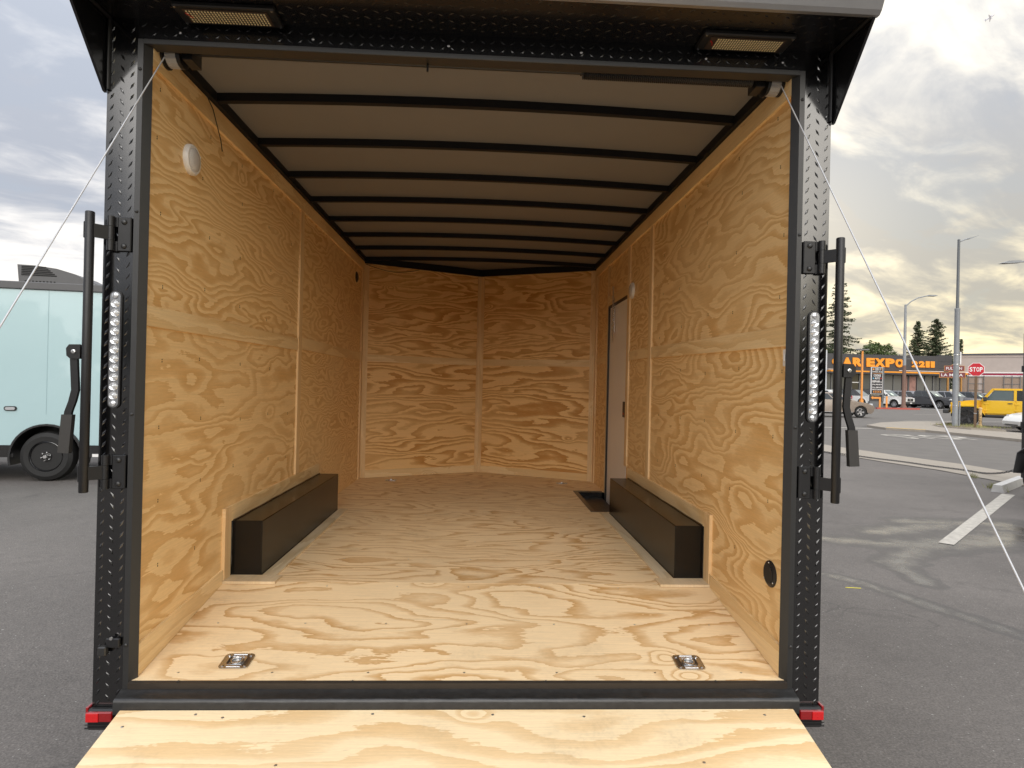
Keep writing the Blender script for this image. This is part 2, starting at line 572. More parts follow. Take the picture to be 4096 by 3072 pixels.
def seg_d(px, py, a, b):
    ax, ay = a; bx, by = b
    vx, vy = bx - ax, by - ay
    tt = max(0, min(1, ((px - ax) * vx + (py - ay) * vy) / (vx * vx + vy * vy)))
    return math.hypot(px - ax - vx * tt, py - ay - vy * tt)


DAMP = [((2.9, 3.15), (3.25, 2.78), .10), ((3.25, 2.78), (3.42, 2.3), .11), ((3.42, 2.3), (3.75, 1.5), .12), ((3.75, 1.5), (4.1, .5), .12),
        ((3.2, 4.5), (3.95, 4.2), .22), ((3.95, 4.2), (4.6, 4.0), .25), ((4.6, 4.0), (5.6, 4.2), .42), ((5.6, 4.2), (6.6, 4.6), .55), ((5.4, 5.2), (6.6, 5.1), .28),
        ((6.6, 4.8), (9.0, 4.4), .6), ((4.6, 3.9), (3.95, 3.3), .24), ((3.95, 3.3), (3.83, 2.75), .16), ((4.6, 4.6), (5.7, 5.0), .3), ((2.4, 4.6), (3.2, 4.5), .12)]


def damp(x, y):
    best = 0.0
    for a, b, w in DAMP:
        d = seg_d(x, y, a, b)
        best = max(best, 1.0 - 0.5 * d / w)
    return max(0.0, best)


def axis_pts(lo, hi, step, far):
    pts = []
    q = lo
    while q < hi - 1e-6:
        pts.append(q)
        q += step
    pts.append(hi)
    g, st = hi, step
    while g < far:
        st *= 1.45
        g += st
        pts.append(g)
    g, st = lo, step
    while g > -far:
        st *= 1.45
        g -= st
        pts.insert(0, g)
    return pts


xs = axis_pts(1.5, 9.5, 0.09, 900)
ys = axis_pts(-0.6, 6.4, 0.09, 900)
gm = bpy.data.meshes.new('ground')
nx, ny = len(xs), len(ys)
gm.from_pydata([(x, y, 0.0) for y in ys for x in xs], [], [(j * nx + i, j * nx + i + 1, (j + 1) * nx + i + 1, (j + 1) * nx + i) for j in range(ny - 1) for i in range(nx - 1)])
at = gm.attributes.new('damp', 'FLOAT', 'POINT')
at.data.foreach_set('value', [damp(x, y) if 1.4 < x < 10 and -1 < y < 7 else 0.0 for y in ys for x in xs])
ASPH = asphalt()
gm.materials.append(ASPH)
ground = bpy.data.objects.new('ground', gm)
COL.objects.link(ground)
tag(ground, kind='structure')

ROAD = mat('street_asphalt', (0.125, 0.115, 0.105), 0.8, noise=0.3, nscale=1.6, bump=0.3, bscale=90)
CONC = mat('pale_concrete', (0.30, 0.265, 0.22), 0.8, noise=0.22, nscale=5, bump=0.3, bscale=120)
PAINT = mat('worn_white_road_paint', (0.42, 0.395, 0.35), 0.75, noise=0.55, nscale=14, bump=.4, bscale=90)
REDK = mat('red_kerb_paint', (0.42, 0.09, 0.07), 0.7, noise=0.2, nscale=4)
YELK = mat('yellow_kerb_paint', (0.62, 0.40, 0.08), 0.7, noise=0.2, nscale=4)


def slab(name, poly, z0, z1, m, kind='structure'):
    b = MB()
    b.prism(poly, 'z', z0, z1)
    o = b.build(name, m)
    tag(o, kind=kind)
    return o


def sheet(name, poly, z, m, parent=None):
    b = MB()
    b.add([(x, y, z) for x, y in poly], [tuple(range(len(poly)))])
    o = b.build(name, m, parent)
    if not parent:
        tag(o, kind='structure')
    return o


# side street running away from the viewer, then the wide avenue across
sheet('side_street', [(11.2, -30), (18.95, -30), (18.95, 18), (19.05, 23), (17.9, 24.3), (18.4, 27.0), (10.45, 24), (10.4, 15.6), (10.9, 11.4)], 0.004, ROAD)
sheet('avenue', [(-60, 9.0), (10.4, 24.2), (18.4, 26.6), (21.0, 29.2), (25.4, 31.9), (120, 44.5), (120, 69.5), (41.0, 59.8), (-60, 47.0)], 0.008, ROAD)
gut = sheet('gutter_apron', [(9.8, -20), (11.25, -20), (11.2, 11.4), (10.85, 13.0), (10.5, 15.6), (10.7, 24.0), (9.2, 23.5), (9.2, 13.6), (9.45, 11.6), (9.75, 10.3)], 0.012, CONC)
slab('sidewalk', [(19.2, 18.0), (19.1, 21.6), (18.95, 23.1), (17.95, 24.2), (18.35, 26.2), (20.9, 29.0), (23.4, 30.8), (25.4, 31.6), (27.2, 31.9), (27.2, 31.0), (25.6, 30.2), (23.6, 28.6), (22.3, 27.2), (21.9, 25.6), (22.0, 23.6), (22.7, 22.2), (23.2, 18.0)], 0.0, 0.10, CONC)
VP_ = [(21.7, 24.0), (21.5, 25.6), (22.2, 26.9), (23.9, 27.3), (24.3, 26.6), (23.6, 25.2), (22.8, 23.4)]
slab('planting_kerb', VP_, 0.0, 0.145, CONC)
DIRT = mat('dry_verge_soil', (0.17, 0.135, 0.09), 0.9, noise=0.35, nscale=6, bump=0.5, bscale=40)
slab('verge', [(22.85 + (x - 22.85) * .9, 25.5 + (y - 25.5) * .9) for x, y in VP_], 0.05, 0.155, DIRT)
slab('kerb_apron_paint', [(18.0, 24.25), (18.97, 23.2), (19.07, 23.25), (18.1, 24.4)], 0.1, 0.108, YELK)
slab('car_lot', [(-60, 47.2), (40.9, 60.0), (120, 69.7), (140, 120), (-60, 120)], 0.0, 0.05, mat('lot_asphalt', (0.17, 0.162, 0.152), 0.85, noise=0.25, nscale=1.2))
kb = slab('red_kerb', [(41.0, 59.75), (45.4, 60.3), (46.2, 60.6), (46.1, 60.9), (45.3, 60.6), (41.0, 60.05)], 0.0, 0.17, REDK)
for pl in ([(5.0, 4.13), (5.1, 4.03), (8.72, 7.30), (8.60, 7.42)],):
    o = sheet('parking_bay_line', pl, 0.004, PAINT)


def line(name, a, b, w):
    a = Vector((*a, 0)); b = Vector((*b, 0))
    d = (b - a).normalized()
    n = Vector((-d.y, d.x, 0)) * w / 2
    return sheet(name, [(a + n)[:2], (a - n)[:2], (b - n)[:2], (b + n)[:2]], 0.013, PAINT)


line('lane_line', (34.2, 44.9), (37.3, 45.9), .16)
line('lane_line', (25.3, 33.5), (29.0, 34.3), .16)
line('lane_line', (29.0, 34.3), (36.0, 35.6), .16)
line('lane_line', (41.0, 46.9), (44.4, 47.8), .16)
line('stop_line', (11.0, 25.9), (17.75, 24.85), .40)
# the worn word painted on the side street before the junction
wd = text_mesh('STOP', 0.02, 0.0)
for q in wd.vertices:
    q.co = (15.4 + q.co.x * 1.25, 19.2 + q.co.y * 2.6, 0.014)
wd.materials.append(PAINT)
wo_ = bpy.data.objects.new('road_lettering', wd)
COL.objects.link(wo_)
tag(wo_, kind='structure')

# ================================================================== the open cargo trailer
FZ = 0.6
T = empty('cargo_trailer', (0, 2.3, 0), label='open black cargo trailer lined with plywood, ramp door lowered towards the viewer', cat='trailer')
MB.off = Vector((0, -2.3, FZ))          # trailer geometry is written from the rear floor line, z = 0 on the flat floor
TO = MB.off
HW, D, N, HC = 1.22, 4.137, 0.605, 2.28
B0, L1 = -0.113, 0.785


def P(b, name, m, parent=None, **k):
    return b.build(name, m, parent or T, **k)


# --- outer shell
for s in (-1, 1):
    sw = MB().box(s * 1.245, s * 1.335, 0.03, D, -0.12, 2.40)
    wall = P(sw, 'side_wall', BLACK)
    tr = MB()
    if s < 0:
        SWL = wall
    else:
        SWR = wall
nose = []
for s in (-1, 1):
    b = MB()
    b.prism([(s * 1.335, D), (s * 1.245, D), (0, D + N + .06), (0, D + N + .13)], 'z', -0.12, 2.40)
    nose.append(P(b, 'nose_wall', BLACK))
roof = MB()
roof.prism([(-1.335, 0), (1.335, 0), (1.335, D), (0, D + N + .13), (-1.335, D)], 'z', 2.405, 2.47)
P(roof, 'roof', BLACK_SAT)
ch = MB()
ch.prism([(-1.2, 0.9), (1.2, 0.9), (1.2, D), (0, D + N), (-1.2, D)], 'z', -0.13, -0.055)
P(ch, 'chassis', BLACK_SAT)
for x in (-1.145, 1.145):
    for y in (1.25, 2.1):
        tw = MB().lathe([(.19, -.065), (.30, -.07), (.335, -.05), (.335, .05), (.30, .07), (.19, .065)], (x, y, -.265), 'x', 20)
        w_ = P(tw, 'wheel', RUBBER, smooth=40)
        P(MB().lathe([(.02, -.05), (.19, -.06), (.19, .06), (.02, .05)], (x, y, -.265), 'x', 16), 'rim', STEEL, w_, smooth=40)


# --- floor
def wseed(i, k=0.5, tl=0.0):
    return ((i * 0.61803) % 1.0, k, tl)


fl = MB()
fl.prism([(0.0005, B0 - .02), (L1 - .001, -.02), (L1 - .001, 0), (0.0005, B0)], 'x', -HW, HW)
P(fl, 'floor_panel', PW_F, seed=(0.37, .62, 0, .8), label='sloping plywood floor sheet at the rear edge')
P(MB().box(-HW, HW, L1 + .002, 2.588, -.02, 0), 'floor_panel', PW_F, seed=(0.81, .6, .10, .85))
P(MB().box(-HW, .948, 2.590, 3.528, -.02, 0), 'floor_panel', PW_F, seed=(0.13, .6, .12, .85))
P(MB().prism([(-HW, 3.530), (HW, 3.530), (HW, D), (0, D + N), (-HW, D)], 'z', -.02, 0), 'floor_panel', PW_F, seed=(0.55, .6, .12, .85))
sub = MB().box(-HW, .94, 2.2, 3.4, -.05, -.022)
P(sub, 'subfloor', BLACK_SAT)

# --- side walls: sheets, rails and battens as children of each wall
TH = 0.012


def sheetY(s, y0, y1, z0, z1, par, seed, name='plywood_panel', m=None, th=TH, zlow=None):
    """sheet on a side wall; zlow gives its bottom edge at y0 when that edge slopes"""
    xi, xo = s * HW, s * 1.243
    b = MB()
    za = z0 if zlow is None else zlow
    b.prism([(y0, za), (y1, z0), (y1, z1), (y0, z1)], 'x', xi, xo)
    return P(b, name, m or PW_Y, par, seed=seed)


def boardY(s, y0, y1, z0, z1, par, seed, m, proud=0.010, za=None, zb=None, name='batten'):
    b = MB()
    x1 = s * (HW - proud)
    za = z0 if za is None else za
    zb = z1 if zb is None else zb
    b.prism([(y0, za), (y1, z0), (y1, z1), (y0, zb)], 'x', x1, s * (HW + 0.003))
    return P(b, name, m, par, seed=seed)


# left wall (seen on the left)
sheetY(-1, 0.021, 1.93, 1.25, 2.18, SWL, (0.221, .42, .62, .9))
sheetY(-1, 0.021, 1.93, 0.0, 1.248, SWL, (0.674, .34, .0, .78), zlow=B0)
sheetY(-1, 1.932, D, 1.25, 2.18, SWL, (0.318, .42, .0))
sheetY(-1, 1.932, D, 0.0, 1.248, SWL, (0.095, .85, .0, .7))
boardY(-1, 0.021, 1.909, 1.200, 1.280, SWL, wseed(1, .9), BD_Y, .008, za=1.188, zb=1.266)
boardY(-1, 1.982, 4.058, 1.212, 1.294, SWL, wseed(2, .6), BD_Y, .008)
boardY(-1, 1.91, 1.981, 0.362, 2.150, SWL, wseed(3, .5), BD_Z, .012)
boardY(-1, 4.06, D - .01, 0.0, 2.150, SWL, wseed(4, .5), BD_Z, .012)
boardY(-1, 0.021, D - .005, 2.152, 2.236, SWL, wseed(5, .3), BD_Y, .014, za=2.147)
P(MB().prism([(0.021, B0 + .005), (0.762, -.002), (0.762, .064), (0.021, .0095)], 'x', -(HW - .012), -(HW + .003)), 'batten', BD_Y, SWL, seed=wseed(6, .8))
boardY(-1, 0.766, 0.838, 0.0, 0.360, SWL, wseed(7, .5), BD_Z, .016, name='wheel_box_trim')
boardY(-1, 0.8385, 2.50, 0.284, 0.360, SWL, wseed(8, .9), BD_Y, .014, name='wheel_box_trim')
# right wall
sheetY(1, 0.021, 1.998, 1.25, 2.18, SWR, (0.443, .55, .06, .62))
sheetY(1, 0.021, 1.998, 0.0, 1.248, SWR, (0.512, .95, .0, .52), zlow=B0)
sheetY(1, 2.0, 2.66, 1.25, 2.18, SWR, (0.777, .45, .0))
sheetY(1, 2.0, 2.66, 0.0, 1.248, SWR, (0.851, .40, .0))
sheetY(1, 2.662, 3.47, 1.760, 2.18, SWR, (0.903, .40, .0))
sheetY(1, 3.478, D, 0.0, 2.18, SWR, (0.166, .40, .0))
boardY(1, 0.021, 1.958, 1.211, 1.288, SWR, wseed(11, .9), BD_Y, .008, za=1.174, zb=1.252)
boardY(1, 2.034, 2.618, 1.219, 1.293, SWR, wseed(12, .6), BD_Y, .008)
boardY(1, 3.53, 4.058, 1.225, 1.295, SWR, wseed(13, .6), BD_Y, .008)
boardY(1, 1.96, 2.033, 0.362, 2.150, SWR, wseed(14, .5), BD_Z, .012)
boardY(1, 2.62, 2.695, 0.362, 2.150, SWR, wseed(15, .5), BD_Z, .012)
boardY(1, 3.478, 3.51, 0.0, 2.150, SWR, wseed(16, .5), BD_Z, .010)
boardY(1, 4.06, D - .01, 0.0, 2.150, SWR, wseed(17, .5), BD_Z, .012)
boardY(1, 2.696, 3.476, 1.765, 1.850, SWR, wseed(18, .6), BD_Y, .008)
boardY(1, 0.021, D - .005, 2.152, 2.236, SWR, wseed(19, .3), BD_Y, .014, za=2.147)
P(MB().prism([(0.021, B0 + .005), (0.762, -.002), (0.762, .064), (0.021, .0095)], 'x', HW - .012, HW + .003), 'batten', BD_Y, SWR, seed=wseed(20, .8))
boardY(1, 0.766, 0.838, 0.0, 0.360, SWR, wseed(21, .5), BD_Z, .016, name='wheel_box_trim')
boardY(1, 0.8385, 2.55, 0.284, 0.360, SWR, wseed(22, .9), BD_Y, .014, name='wheel_box_trim')

# --- nose walls: two sheets each, rail, base board, corner and centre battens
for i, s in enumerate((-1, 1)):
    nx_, ny_ = s * HW, D
    dv = Vector((-s * HW, N, 0)); ln = dv.length; dn = dv.normalized()
    nrm_ = Vector((-s * N, -HW, 0)).normalized()       # towards the room

    def panel(u0, u1, z0, z1, proud, name, m, seed, thick=0.02):
        a = Vector((nx_, ny_, 0)) + dn * u0
        c = Vector((nx_, ny_, 0)) + dn * u1
        b = MB()
        vs = []
        for q in (a, c):
            for z in (z0, z1):
                for off in (proud, proud - thick):
                    w = q + nrm_ * off
                    vs.append((w.x, w.y, z))
        b.add(vs, [(0, 2, 6, 4), (1, 5, 7, 3), (0, 4, 5, 1), (2, 3, 7, 6), (0, 1, 3, 2), (4, 6, 7, 5)])
        return P(b, name, m, nose[i], seed=seed)

    panel(0.0, ln, 1.25, 2.26, 0.0, 'plywood_panel', PW_X, (0.29 + .31 * i, .55, .10))
    panel(0.0, ln, 0.0, 1.248, 0.0, 'plywood_panel', PW_X, (0.71 + .17 * i, .40, .28))
    panel(0.062, ln - .045, 1.212, 1.285, 0.008, 'batten', BD_X, wseed(30 + i, .8))
    panel(0.062, ln - .045, 0.002, 0.078, 0.009, 'batten', BD_X, wseed(33 + i, .6))
    panel(0.002, 0.060, 0.002, 2.22, 0.012, 'corner_batten', BD_Z, wseed(36 + i, .6))
    panel(ln - .044, ln - .004, 0.002, 2.225, 0.012, 'centre_batten', BD_Z, wseed(39 + i, .6))
    panel(0.0, ln, 2.228, 2.30, 0.02, 'top_rail', FLATBLK, None)

# --- ceiling liner, arched, with roof bows
ARC = 0.026


def arcz(x):
    return HC + ARC * (1 - (x / HW) ** 2)


cb = MB()
nxx = 12
ysn = [0.0, D]
grid = []
for y in (0.0, 1.4, 2.8, D):
    grid.append([(-HW + 2 * HW * k / nxx, y) for k in range(nxx + 1)])
grid.append([(-HW + 2 * HW * k / nxx, D + N * (1 - abs(-1 + 2 * k / nxx))) for k in range(nxx + 1)])
vs = [(x, y, arcz(x)) for r_ in grid for x, y in r_]
w1 = nxx + 1
cb.add(vs, [(j * w1 + k, j * w1 + k + 1, (j + 1) * w1 + k + 1, (j + 1) * w1 + k) for j in range(len(grid) - 1) for k in range(nxx)])
P(cb, 'ceiling_liner', CEIL, smooth=30)
for i in range(8):
    y = 0.529 + 0.5077 * i
    yy = min(y, D - .03)
    b = MB()
    vs = []
    for k in range(nxx + 1):
        x = -HW + .01 + 2 * (HW - .01) * k / nxx
        z = arcz(x)
        for (dy_, dz_) in ((-.016, .004), (-.016, -.036), (.016, -.036), (.016, .004)):
            vs.append((x, yy + dy_, z + dz_))
    fs = []
    for k in range(nxx):
        for e in range(4):
            fs.append((k * 4 + e, k * 4 + (e + 1) % 4, (k + 1) * 4 + (e + 1) % 4, (k + 1) * 4 + e))
    fs += [(0, 1, 2, 3), (nxx * 4 + 3, nxx * 4 + 2, nxx * 4 + 1, nxx * 4)]
    b.add(vs, fs)
    P(b, 'roof_bow', FLATBLK)
for s in (-1, 1):
    P(MB().box(s * (HW - .036), s * (HW + .02), 0.03, D - .01, 2.2375, 2.30), 'cove_rail', FLATBLK)

# --- wheel boxes with their floor trim
for s in (-1, 1):
    b = MB().box(s * 1.0595, s * (HW + .002), .863, 2.513, 0.001, .2825, ch=.004)
    wb = P(b, 'wheel_box', BOXP, label='dark painted wheel box along the %s plywood wall' % ('left' if s < 0 else 'right'))
    c = MB()
    for (a, e) in (((s * 1.060, .862, .003), (s * 1.060, 2.51, .003)), ((s * (HW - .017), .866, .284), (s * (HW - .017), 2.51, .284)), ((s * 1.06, .862, .003), (s * 1.21, .862, .003)), ((s * 1.212, .861, .003), (s * 1.212, .861, .282))):
        pts = [Vector(a).lerp(Vector(e), k / 14) for k in range(15)]
        pts = [q + Vector((random.uniform(-.002, .002), random.uniform(-.001, .001), random.uniform(-.001, .001))) for q in pts]
        c.tube(pts, .0055, 6)
    P(c, 'sealant_bead', BLACK, wb, smooth=60, each=True)
    P(MB().box(s * .955, s * (HW - .013), .752, .858, -.002, .011), 'floor_trim', BD_XY, seed=wseed(50 + s, .3))
    P(MB().box(s * .985, s * 1.0555, .8595, 2.535, -.002, .009), 'floor_trim', BD_XY, seed=wseed(52 + s, .8))

# --- step well by the side door
sw = MB()
sw.box(.9505, 1.30, 2.5905, 3.528, -.17, -.16)
well = P(sw, 'step_well', BLACK)
P(MB().box(.9505, .956, 2.5905, 3.528, -.16, -.003), 'well_side', BLACK, well)
P(MB().box(.956, 1.24, 2.5905, 2.598, -.16, -.003), 'well_side', BLACK, well)
P(MB().box(.956, 1.24, 3.521, 3.528, -.16, -.003), 'well_side', BLACK, well)
tb = MB()


def tread(b, c, u, v, n, L=.013, Wd=.0045, H=.0022):
    c = Vector(c)
    b.add([c - u * L, c - v * Wd, c + u * L, c + v * Wd, c - u * L * .45 + n * H, c + u * L * .45 + n * H],
          [(0, 1, 4), (1, 2, 5), (1, 5, 4), (2, 3, 5), (3, 0, 4), (3, 4, 5)])


for i in range(9):
    for j in range(22):
        x, y = .98 + i * .03, 2.62 + j * .04 + (.02 if i % 2 else 0)
        a = rad(45 if i % 2 else -45)
        tread(tb, (x, y, -.16), Vector((math.cos(a), math.sin(a), 0)), Vector((-math.sin(a), math.cos(a), 0)), Vector((0, 0, 1)))
P(tb, 'diamond_tread', BLACK, well, kind='stuff')
P(MB().box(.925, .962, 2.575, 3.545, .0005, .004), 'edge_trim', BRONZE, well)
P(MB().box(.963, 1.20, 3.522, 3.548, .0005, .004), 'edge_trim', BRONZE, well)
P(MB().box(.963, 1.055, 2.575, 2.596, .0005, .004), 'edge_trim', BRONZE, well)

# --- side door
dr = P(MB().box(1.225, 1.243, 2.697, 3.440, -.12, 1.742), 'side_door', DOORP)
b = MB().box(1.212, 1.244, 3.4415, 3.476, -.15, 1.764)
b.box(1.212, 1.244, 2.697, 3.441, 1.7435, 1.764)
P(b, 'door_gasket', BLACK_SAT, dr, each=True)
b = MB().box(1.214, 1.2245, 2.745, 2.81, .752, .882, ch=.003)
hd = P(b, 'door_handle', BLACK_SAT, dr)
P(MB().box(1.2115, 1.2138, 2.765, 2.79, .775, .79), 'lock_mark', RED, dr)
b = MB()
for k in range(46):
    a = k * 1.1
    zz = 1.50 + k * .0065
    b.v.append((1.205 + .008 * math.cos(a), 3.20 + .008 * math.sin(a), zz))
pts = b.v[:]
P(MB().tube(pts, .003, 5), 'door_spring', STEEL, dr)
P(MB().tube([(1.212, 3.2, 1.49), (1.212, 3.2, 1.81)], .003, 5), 'spring_rod', STEEL, dr)
b = MB()
for k in range(24):
    zc = 1.42 + k * .021
    pts = []
    for q in range(9):
        a = 2 * math.pi * q / 8
        o2 = (.006 * math.cos(a), .013 * math.sin(a))
        pts.append((1.204 + (o2[0] if k % 2 else 0), 3.235 + (0 if k % 2 else o2[0]), zc + o2[1]))
    b.tube(pts, .0022, 4, cap=False)
P(b, 'safety_chain', GALV, dr, kind='stuff')

# --- rear frame: pillars with raised tread, header, jamb trim
pill_treads = 0
for s in (-1, 1):
    b = MB().box(s * 1.249, s * 1.356, 0.0, 0.10, -.205, 2.3175)
    pl = P(b, 'rear_pillar', BLACK)
    tb = MB()
    row = 0
    z = -.195
    while z < 2.29:
        for cidx in range(3):
            x = s * (1.267 + cidx * .0355)
            zz = z + (0.0205 if cidx % 2 else 0)
            a = rad(58 if (cidx % 2) == 0 else 122)
            tread(tb, (x, -.0002, zz), Vector((math.cos(a), 0, math.sin(a))), Vector((-math.sin(a), 0, math.cos(a))), Vector((0, -1, 0)), .0150, .0046, .0017)
        z += .041
    P(tb, 'diamond_tread', BLACK, pl, kind='stuff')
    b = MB().prism([(s * 1.2475, -.006), (s * 1.2275, -.006), (s * 1.2065, .0205), (s * 1.2475, .0205)], 'z', -.19, 2.2305)
    jt = P(b, 'jamb_trim', TRIM, pl)
    sc_ = MB()
    for z in (2.12, 1.60, .86, .02):
        sc_.lathe([(.006, 0), (.006, -.003), (.002, -.006)], (s * 1.238, -.006, z), 'y', 10)
    P(sc_, 'screw_head', TRIM, pl, each=True)
    # foot, reflector and bumper end
    P(MB().box(s * 1.262, s * 1.362, -.022, .08, -.283, -.207, ch=.006), 'bumper_end', BLACK_SAT)
    b = MB()
    b.box(s * 1.258, s * 1.366, -.026, -.023, -.275, -.270)
    b.box(s * 1.258, s * 1.366, -.026, -.023, -.262, -.259)
    P(b, 'bumper_rib', TRIM, each=True)
    rf = P(MB().box(s * 1.266, s * 1.358, -.036, -.024, -.246, -.2105, ch=.003), 'reflector', RED2, label='red reflector at the foot of the %s rear pillar' % ('left' if s < 0 else 'right'))
    P(MB().box(s * 1.312, s * 1.356, -.039, -.0362, -.244, -.2125, ch=.001), 'reflector_face', RED, rf)
    P(MB().box(s * 1.358, s * 1.368, -.02, .05, -.24, -.20, ch=.002), 'side_reflector', RED2, rf)
hb = MB().box(-1.2485, 1.2485, 0.0, .09, 2.232, 2.3175)
hd = P(hb, 'header', BLACK2)
tb = MB()
for i in range(66):
    for j in range(2):
        x = -1.23 + i * .0375
        a = rad(35 if (i + j) % 2 else 145)
        tread(tb, (x, -.0002, 2.252 + j * .032), Vector((math.cos(a), 0, math.sin(a))), Vector((-math.sin(a), 0, math.cos(a))), Vector((0, -1, 0)), .0135, .0046, .0012)
P(tb, 'diamond_tread', BLACK2, hd, kind='stuff')
P(MB().box(-1.227, 1.227, -.008, .05, 2.212, 2.2315, ch=.002), 'header_trim', TRIM, hd)
sc_ = MB()
for x in (-1.1, -.62, -.12, .38, .86, 1.16):
    sc_.lathe([(.006, 0), (.006, -.003), (.002, -.006)], (x, 0, 2.262), 'y', 10)
P(sc_, 'screw_head', STEEL, hd, each=True)

# --- spoiler hood over the opening
SD = -.255
sp = MB()
sp.box(-1.356, 1.356, SD, -.001, 2.306, 2.318)
spo = P(sp, 'spoiler', BLACK2)
for s in (-1, 1):
    P(MB().prism([(0.0, 2.03), (0.0, 2.5), (SD, 2.5), (SD, 2.308), (-.012, 2.032)], 'x', s * 1.3565, s * 1.366), 'spoiler_cheek', BLACK2, spo)
lip = MB()
lip.prism([(SD - .004, 2.300), (SD - .016, 2.312), (SD - .03, 2.34), (SD - .02, 2.62), (SD - .006, 2.62), (SD - .006, 2.312), (SD + .012, 2.300)], 'x', -1.372, 1.372)
P(lip, 'spoiler_lip', mat('grey_lip_metal', (0.34, 0.34, 0.345), 0.34, 0.7, noise=0.1, nscale=14, rvar=.06), spo)
P(MB().box(-1.366, 1.366, SD, 0.0, 2.60, 2.615), 'spoiler_top', BLACK_SAT, spo)
sc_ = MB().lathe([(.008, 0), (.008, -.004), (.003, -.008)], (1.30, SD - .029, 2.352), 'y', 10)
P(sc_, 'screw_head', STEEL, spo)
b = MB().lathe([(.036, 0), (.036, -.006), (.028, -.01)], (.62, SD - .028, 2.37), 'y', 16)
P(b, 'marker_light', LENS, spo, smooth=40)
tb = MB()
for i in range(70):
    for j in range(5):
        x = -1.32 + i * .038
        y = -.035 - j * .046
        if y < SD + .02: continue
        a = rad(35 if (i + j) % 2 else 145)
        tread(tb, (x, y + (.01 if i % 2 else 0), 2.3062), Vector((math.cos(a), math.sin(a), 0)), Vector((-math.sin(a), math.cos(a), 0)), Vector((0, 0, -1)), .014, .0046, .0012)
P(tb, 'diamond_tread', BLACK2, spo, kind='stuff')
bd = MB()
for s in (-1, 1):
    bd.tube([(s * 1.35, -.004, 2.04), (s * 1.35, -.004, 2.30)], .008, 6)
    bd.tube([(s * 1.35, -.004, 2.302), (s * 1.35, SD + .01, 2.302)], .007, 6)
P(bd, 'weld_bead', BLACK_SAT, spo, smooth=60, each=True)

# --- two loading lamps under the hood
LEDC = mat('led_chip', (0.88, 0.78, 0.50), 0.3, coat=.5)
BOARD = mat('lamp_board', (0.05, 0.032, 0.022), 0.4)
for s, x0, x1, y0, y1 in ((-1, -1.045, -.752, -.112, -.03), (1, .842, 1.122, -.104, -.026)):
    b = MB().box(x0 - .03, x1 + .03, y0 - .016, y1 + .016, 2.288, 2.3055, ch=.004)
    lm = P(b, 'loading_light', BLACK_SAT, label='strip of small LEDs under the hood, %s side' % ('left' if s < 0 else 'right'))
    P(MB().box(x0, x1, y0, y1, 2.2845, 2.2878), 'lamp_board', BOARD, lm)
    me2 = MB()
    xa, xb = (x0 + .012, x1 - .012) if s < 0 else (x0 + .03, x1 - .012)
    for i in range(26):
        for j in range(6):
            cx, cyy = xa + (xb - xa) * i / 25, y0 + .01 + (y1 - y0 - .02) * j / 5
            me2.box(cx - .0026, cx + .0026, cyy - .0036, cyy + .0036, 2.2825, 2.2842)
    P(me2, 'led_chip', LEDC, lm, each=True)
    P(MB().tube([(x0 + .004, y0 + .02, 2.283), (x0 + .014, y0 + .03, 2.281), (x0 + .02, y0 + .05, 2.283)], .0018, 5), 'wire', RED, lm)
    sc_ = MB()
    for x in (x0 - .02, x1 + .02):
        for y in (y0 - .008, y1 + .008):
            sc_.lathe([(.004, 0), (.004, -.003)], (x, y, 2.288), 'z', 8)
    P(sc_, 'screw_head', STEEL, lm, each=True)

# --- sill and ramp
b = MB()
b.prism([(0.0, B0 + .001), (-.004, B0 - .001), (-.012, B0 - .004), (-.012, B0 - .026), (0, B0 - .026)], 'x', -1.226, 1.226)
P(b, 'threshold_strip', BRONZE)
prof = [(.05, -.15), (-.0, -.139), (-.012, -.138), (-.018, -.141), (-.045, -.150), (-.054, -.151), (-.060, -.155), (-.063, -.163), (-.063, -.205), (.05, -.205)]
b = MB()
nseg = 40
vs = []
for k in range(nseg + 1):
    x = -1.248 + 2.496 * k / nseg
    for (y, z) in prof:
        j = .0009 * math.sin(k * 2.3 + z * 300) + random.uniform(-.0006, .0006)
        vs.append((x, y, z + j))
npf = len(prof)
fs = []
for k in range(nseg):
    for e in range(npf):
        fs.append((k * npf + e, k * npf + (e + 1) % npf, (k + 1) * npf + (e + 1) % npf, (k + 1) * npf + e))
fs += [tuple(range(npf)), tuple(reversed(range(nseg * npf, nseg * npf + npf)))]
b.add(vs, fs)
P(b, 'rear_sill', SILL, smooth=50)
sc_ = MB()
for x in (-1.05, -.42, .3, .95):
    sc_.lathe([(.005, 0), (.005, .003), (.002, .005)], (x, -.005, B0 - .001), 'z', 8)
P(sc_, 'screw_head', TRIM, each=True)
RS = 0.23
ry0, rz0 = -.066, -.187
ry1 = -1.84
rz1 = rz0 - RS * (ry0 - ry1)
b = MB()
b.prism([(ry0, rz0), (ry1, rz1), (ry1 - .004, rz1 - .019), (ry0, rz0 - .02)], 'x', -1.221, 1.221)
RD = P(b, 'ramp_door', PW_R, seed=(.413, .55, .12))
b = MB()
for s in (-1, 1):
    b.prism([(ry0, rz0 - .021), (ry1, rz1 - .0005), (ry1, rz1 - .019), (ry0, rz0 - .06)], 'x', s * 1.19, s * 1.2215)
P(b, 'ramp_frame', BLACK_SAT, RD, each=True)
sc_ = MB()
for x, y in [(-1.17, -.14), (-.85, -.10), (-.33, -.085), (.43, -.1), (1.1, -.095), (-.95, -.085), (0.1, -.09), (.8, -.3), (-.6, -.3)]:
    sc_.lathe([(.0055, -.002), (.0055, .001), (.003, .0018)], (x, y, rz0 - RS * (ry0 - y)), 'z', 8)
P(sc_, 'screw_head', GALV, RD, each=True)
hb_ = MB()
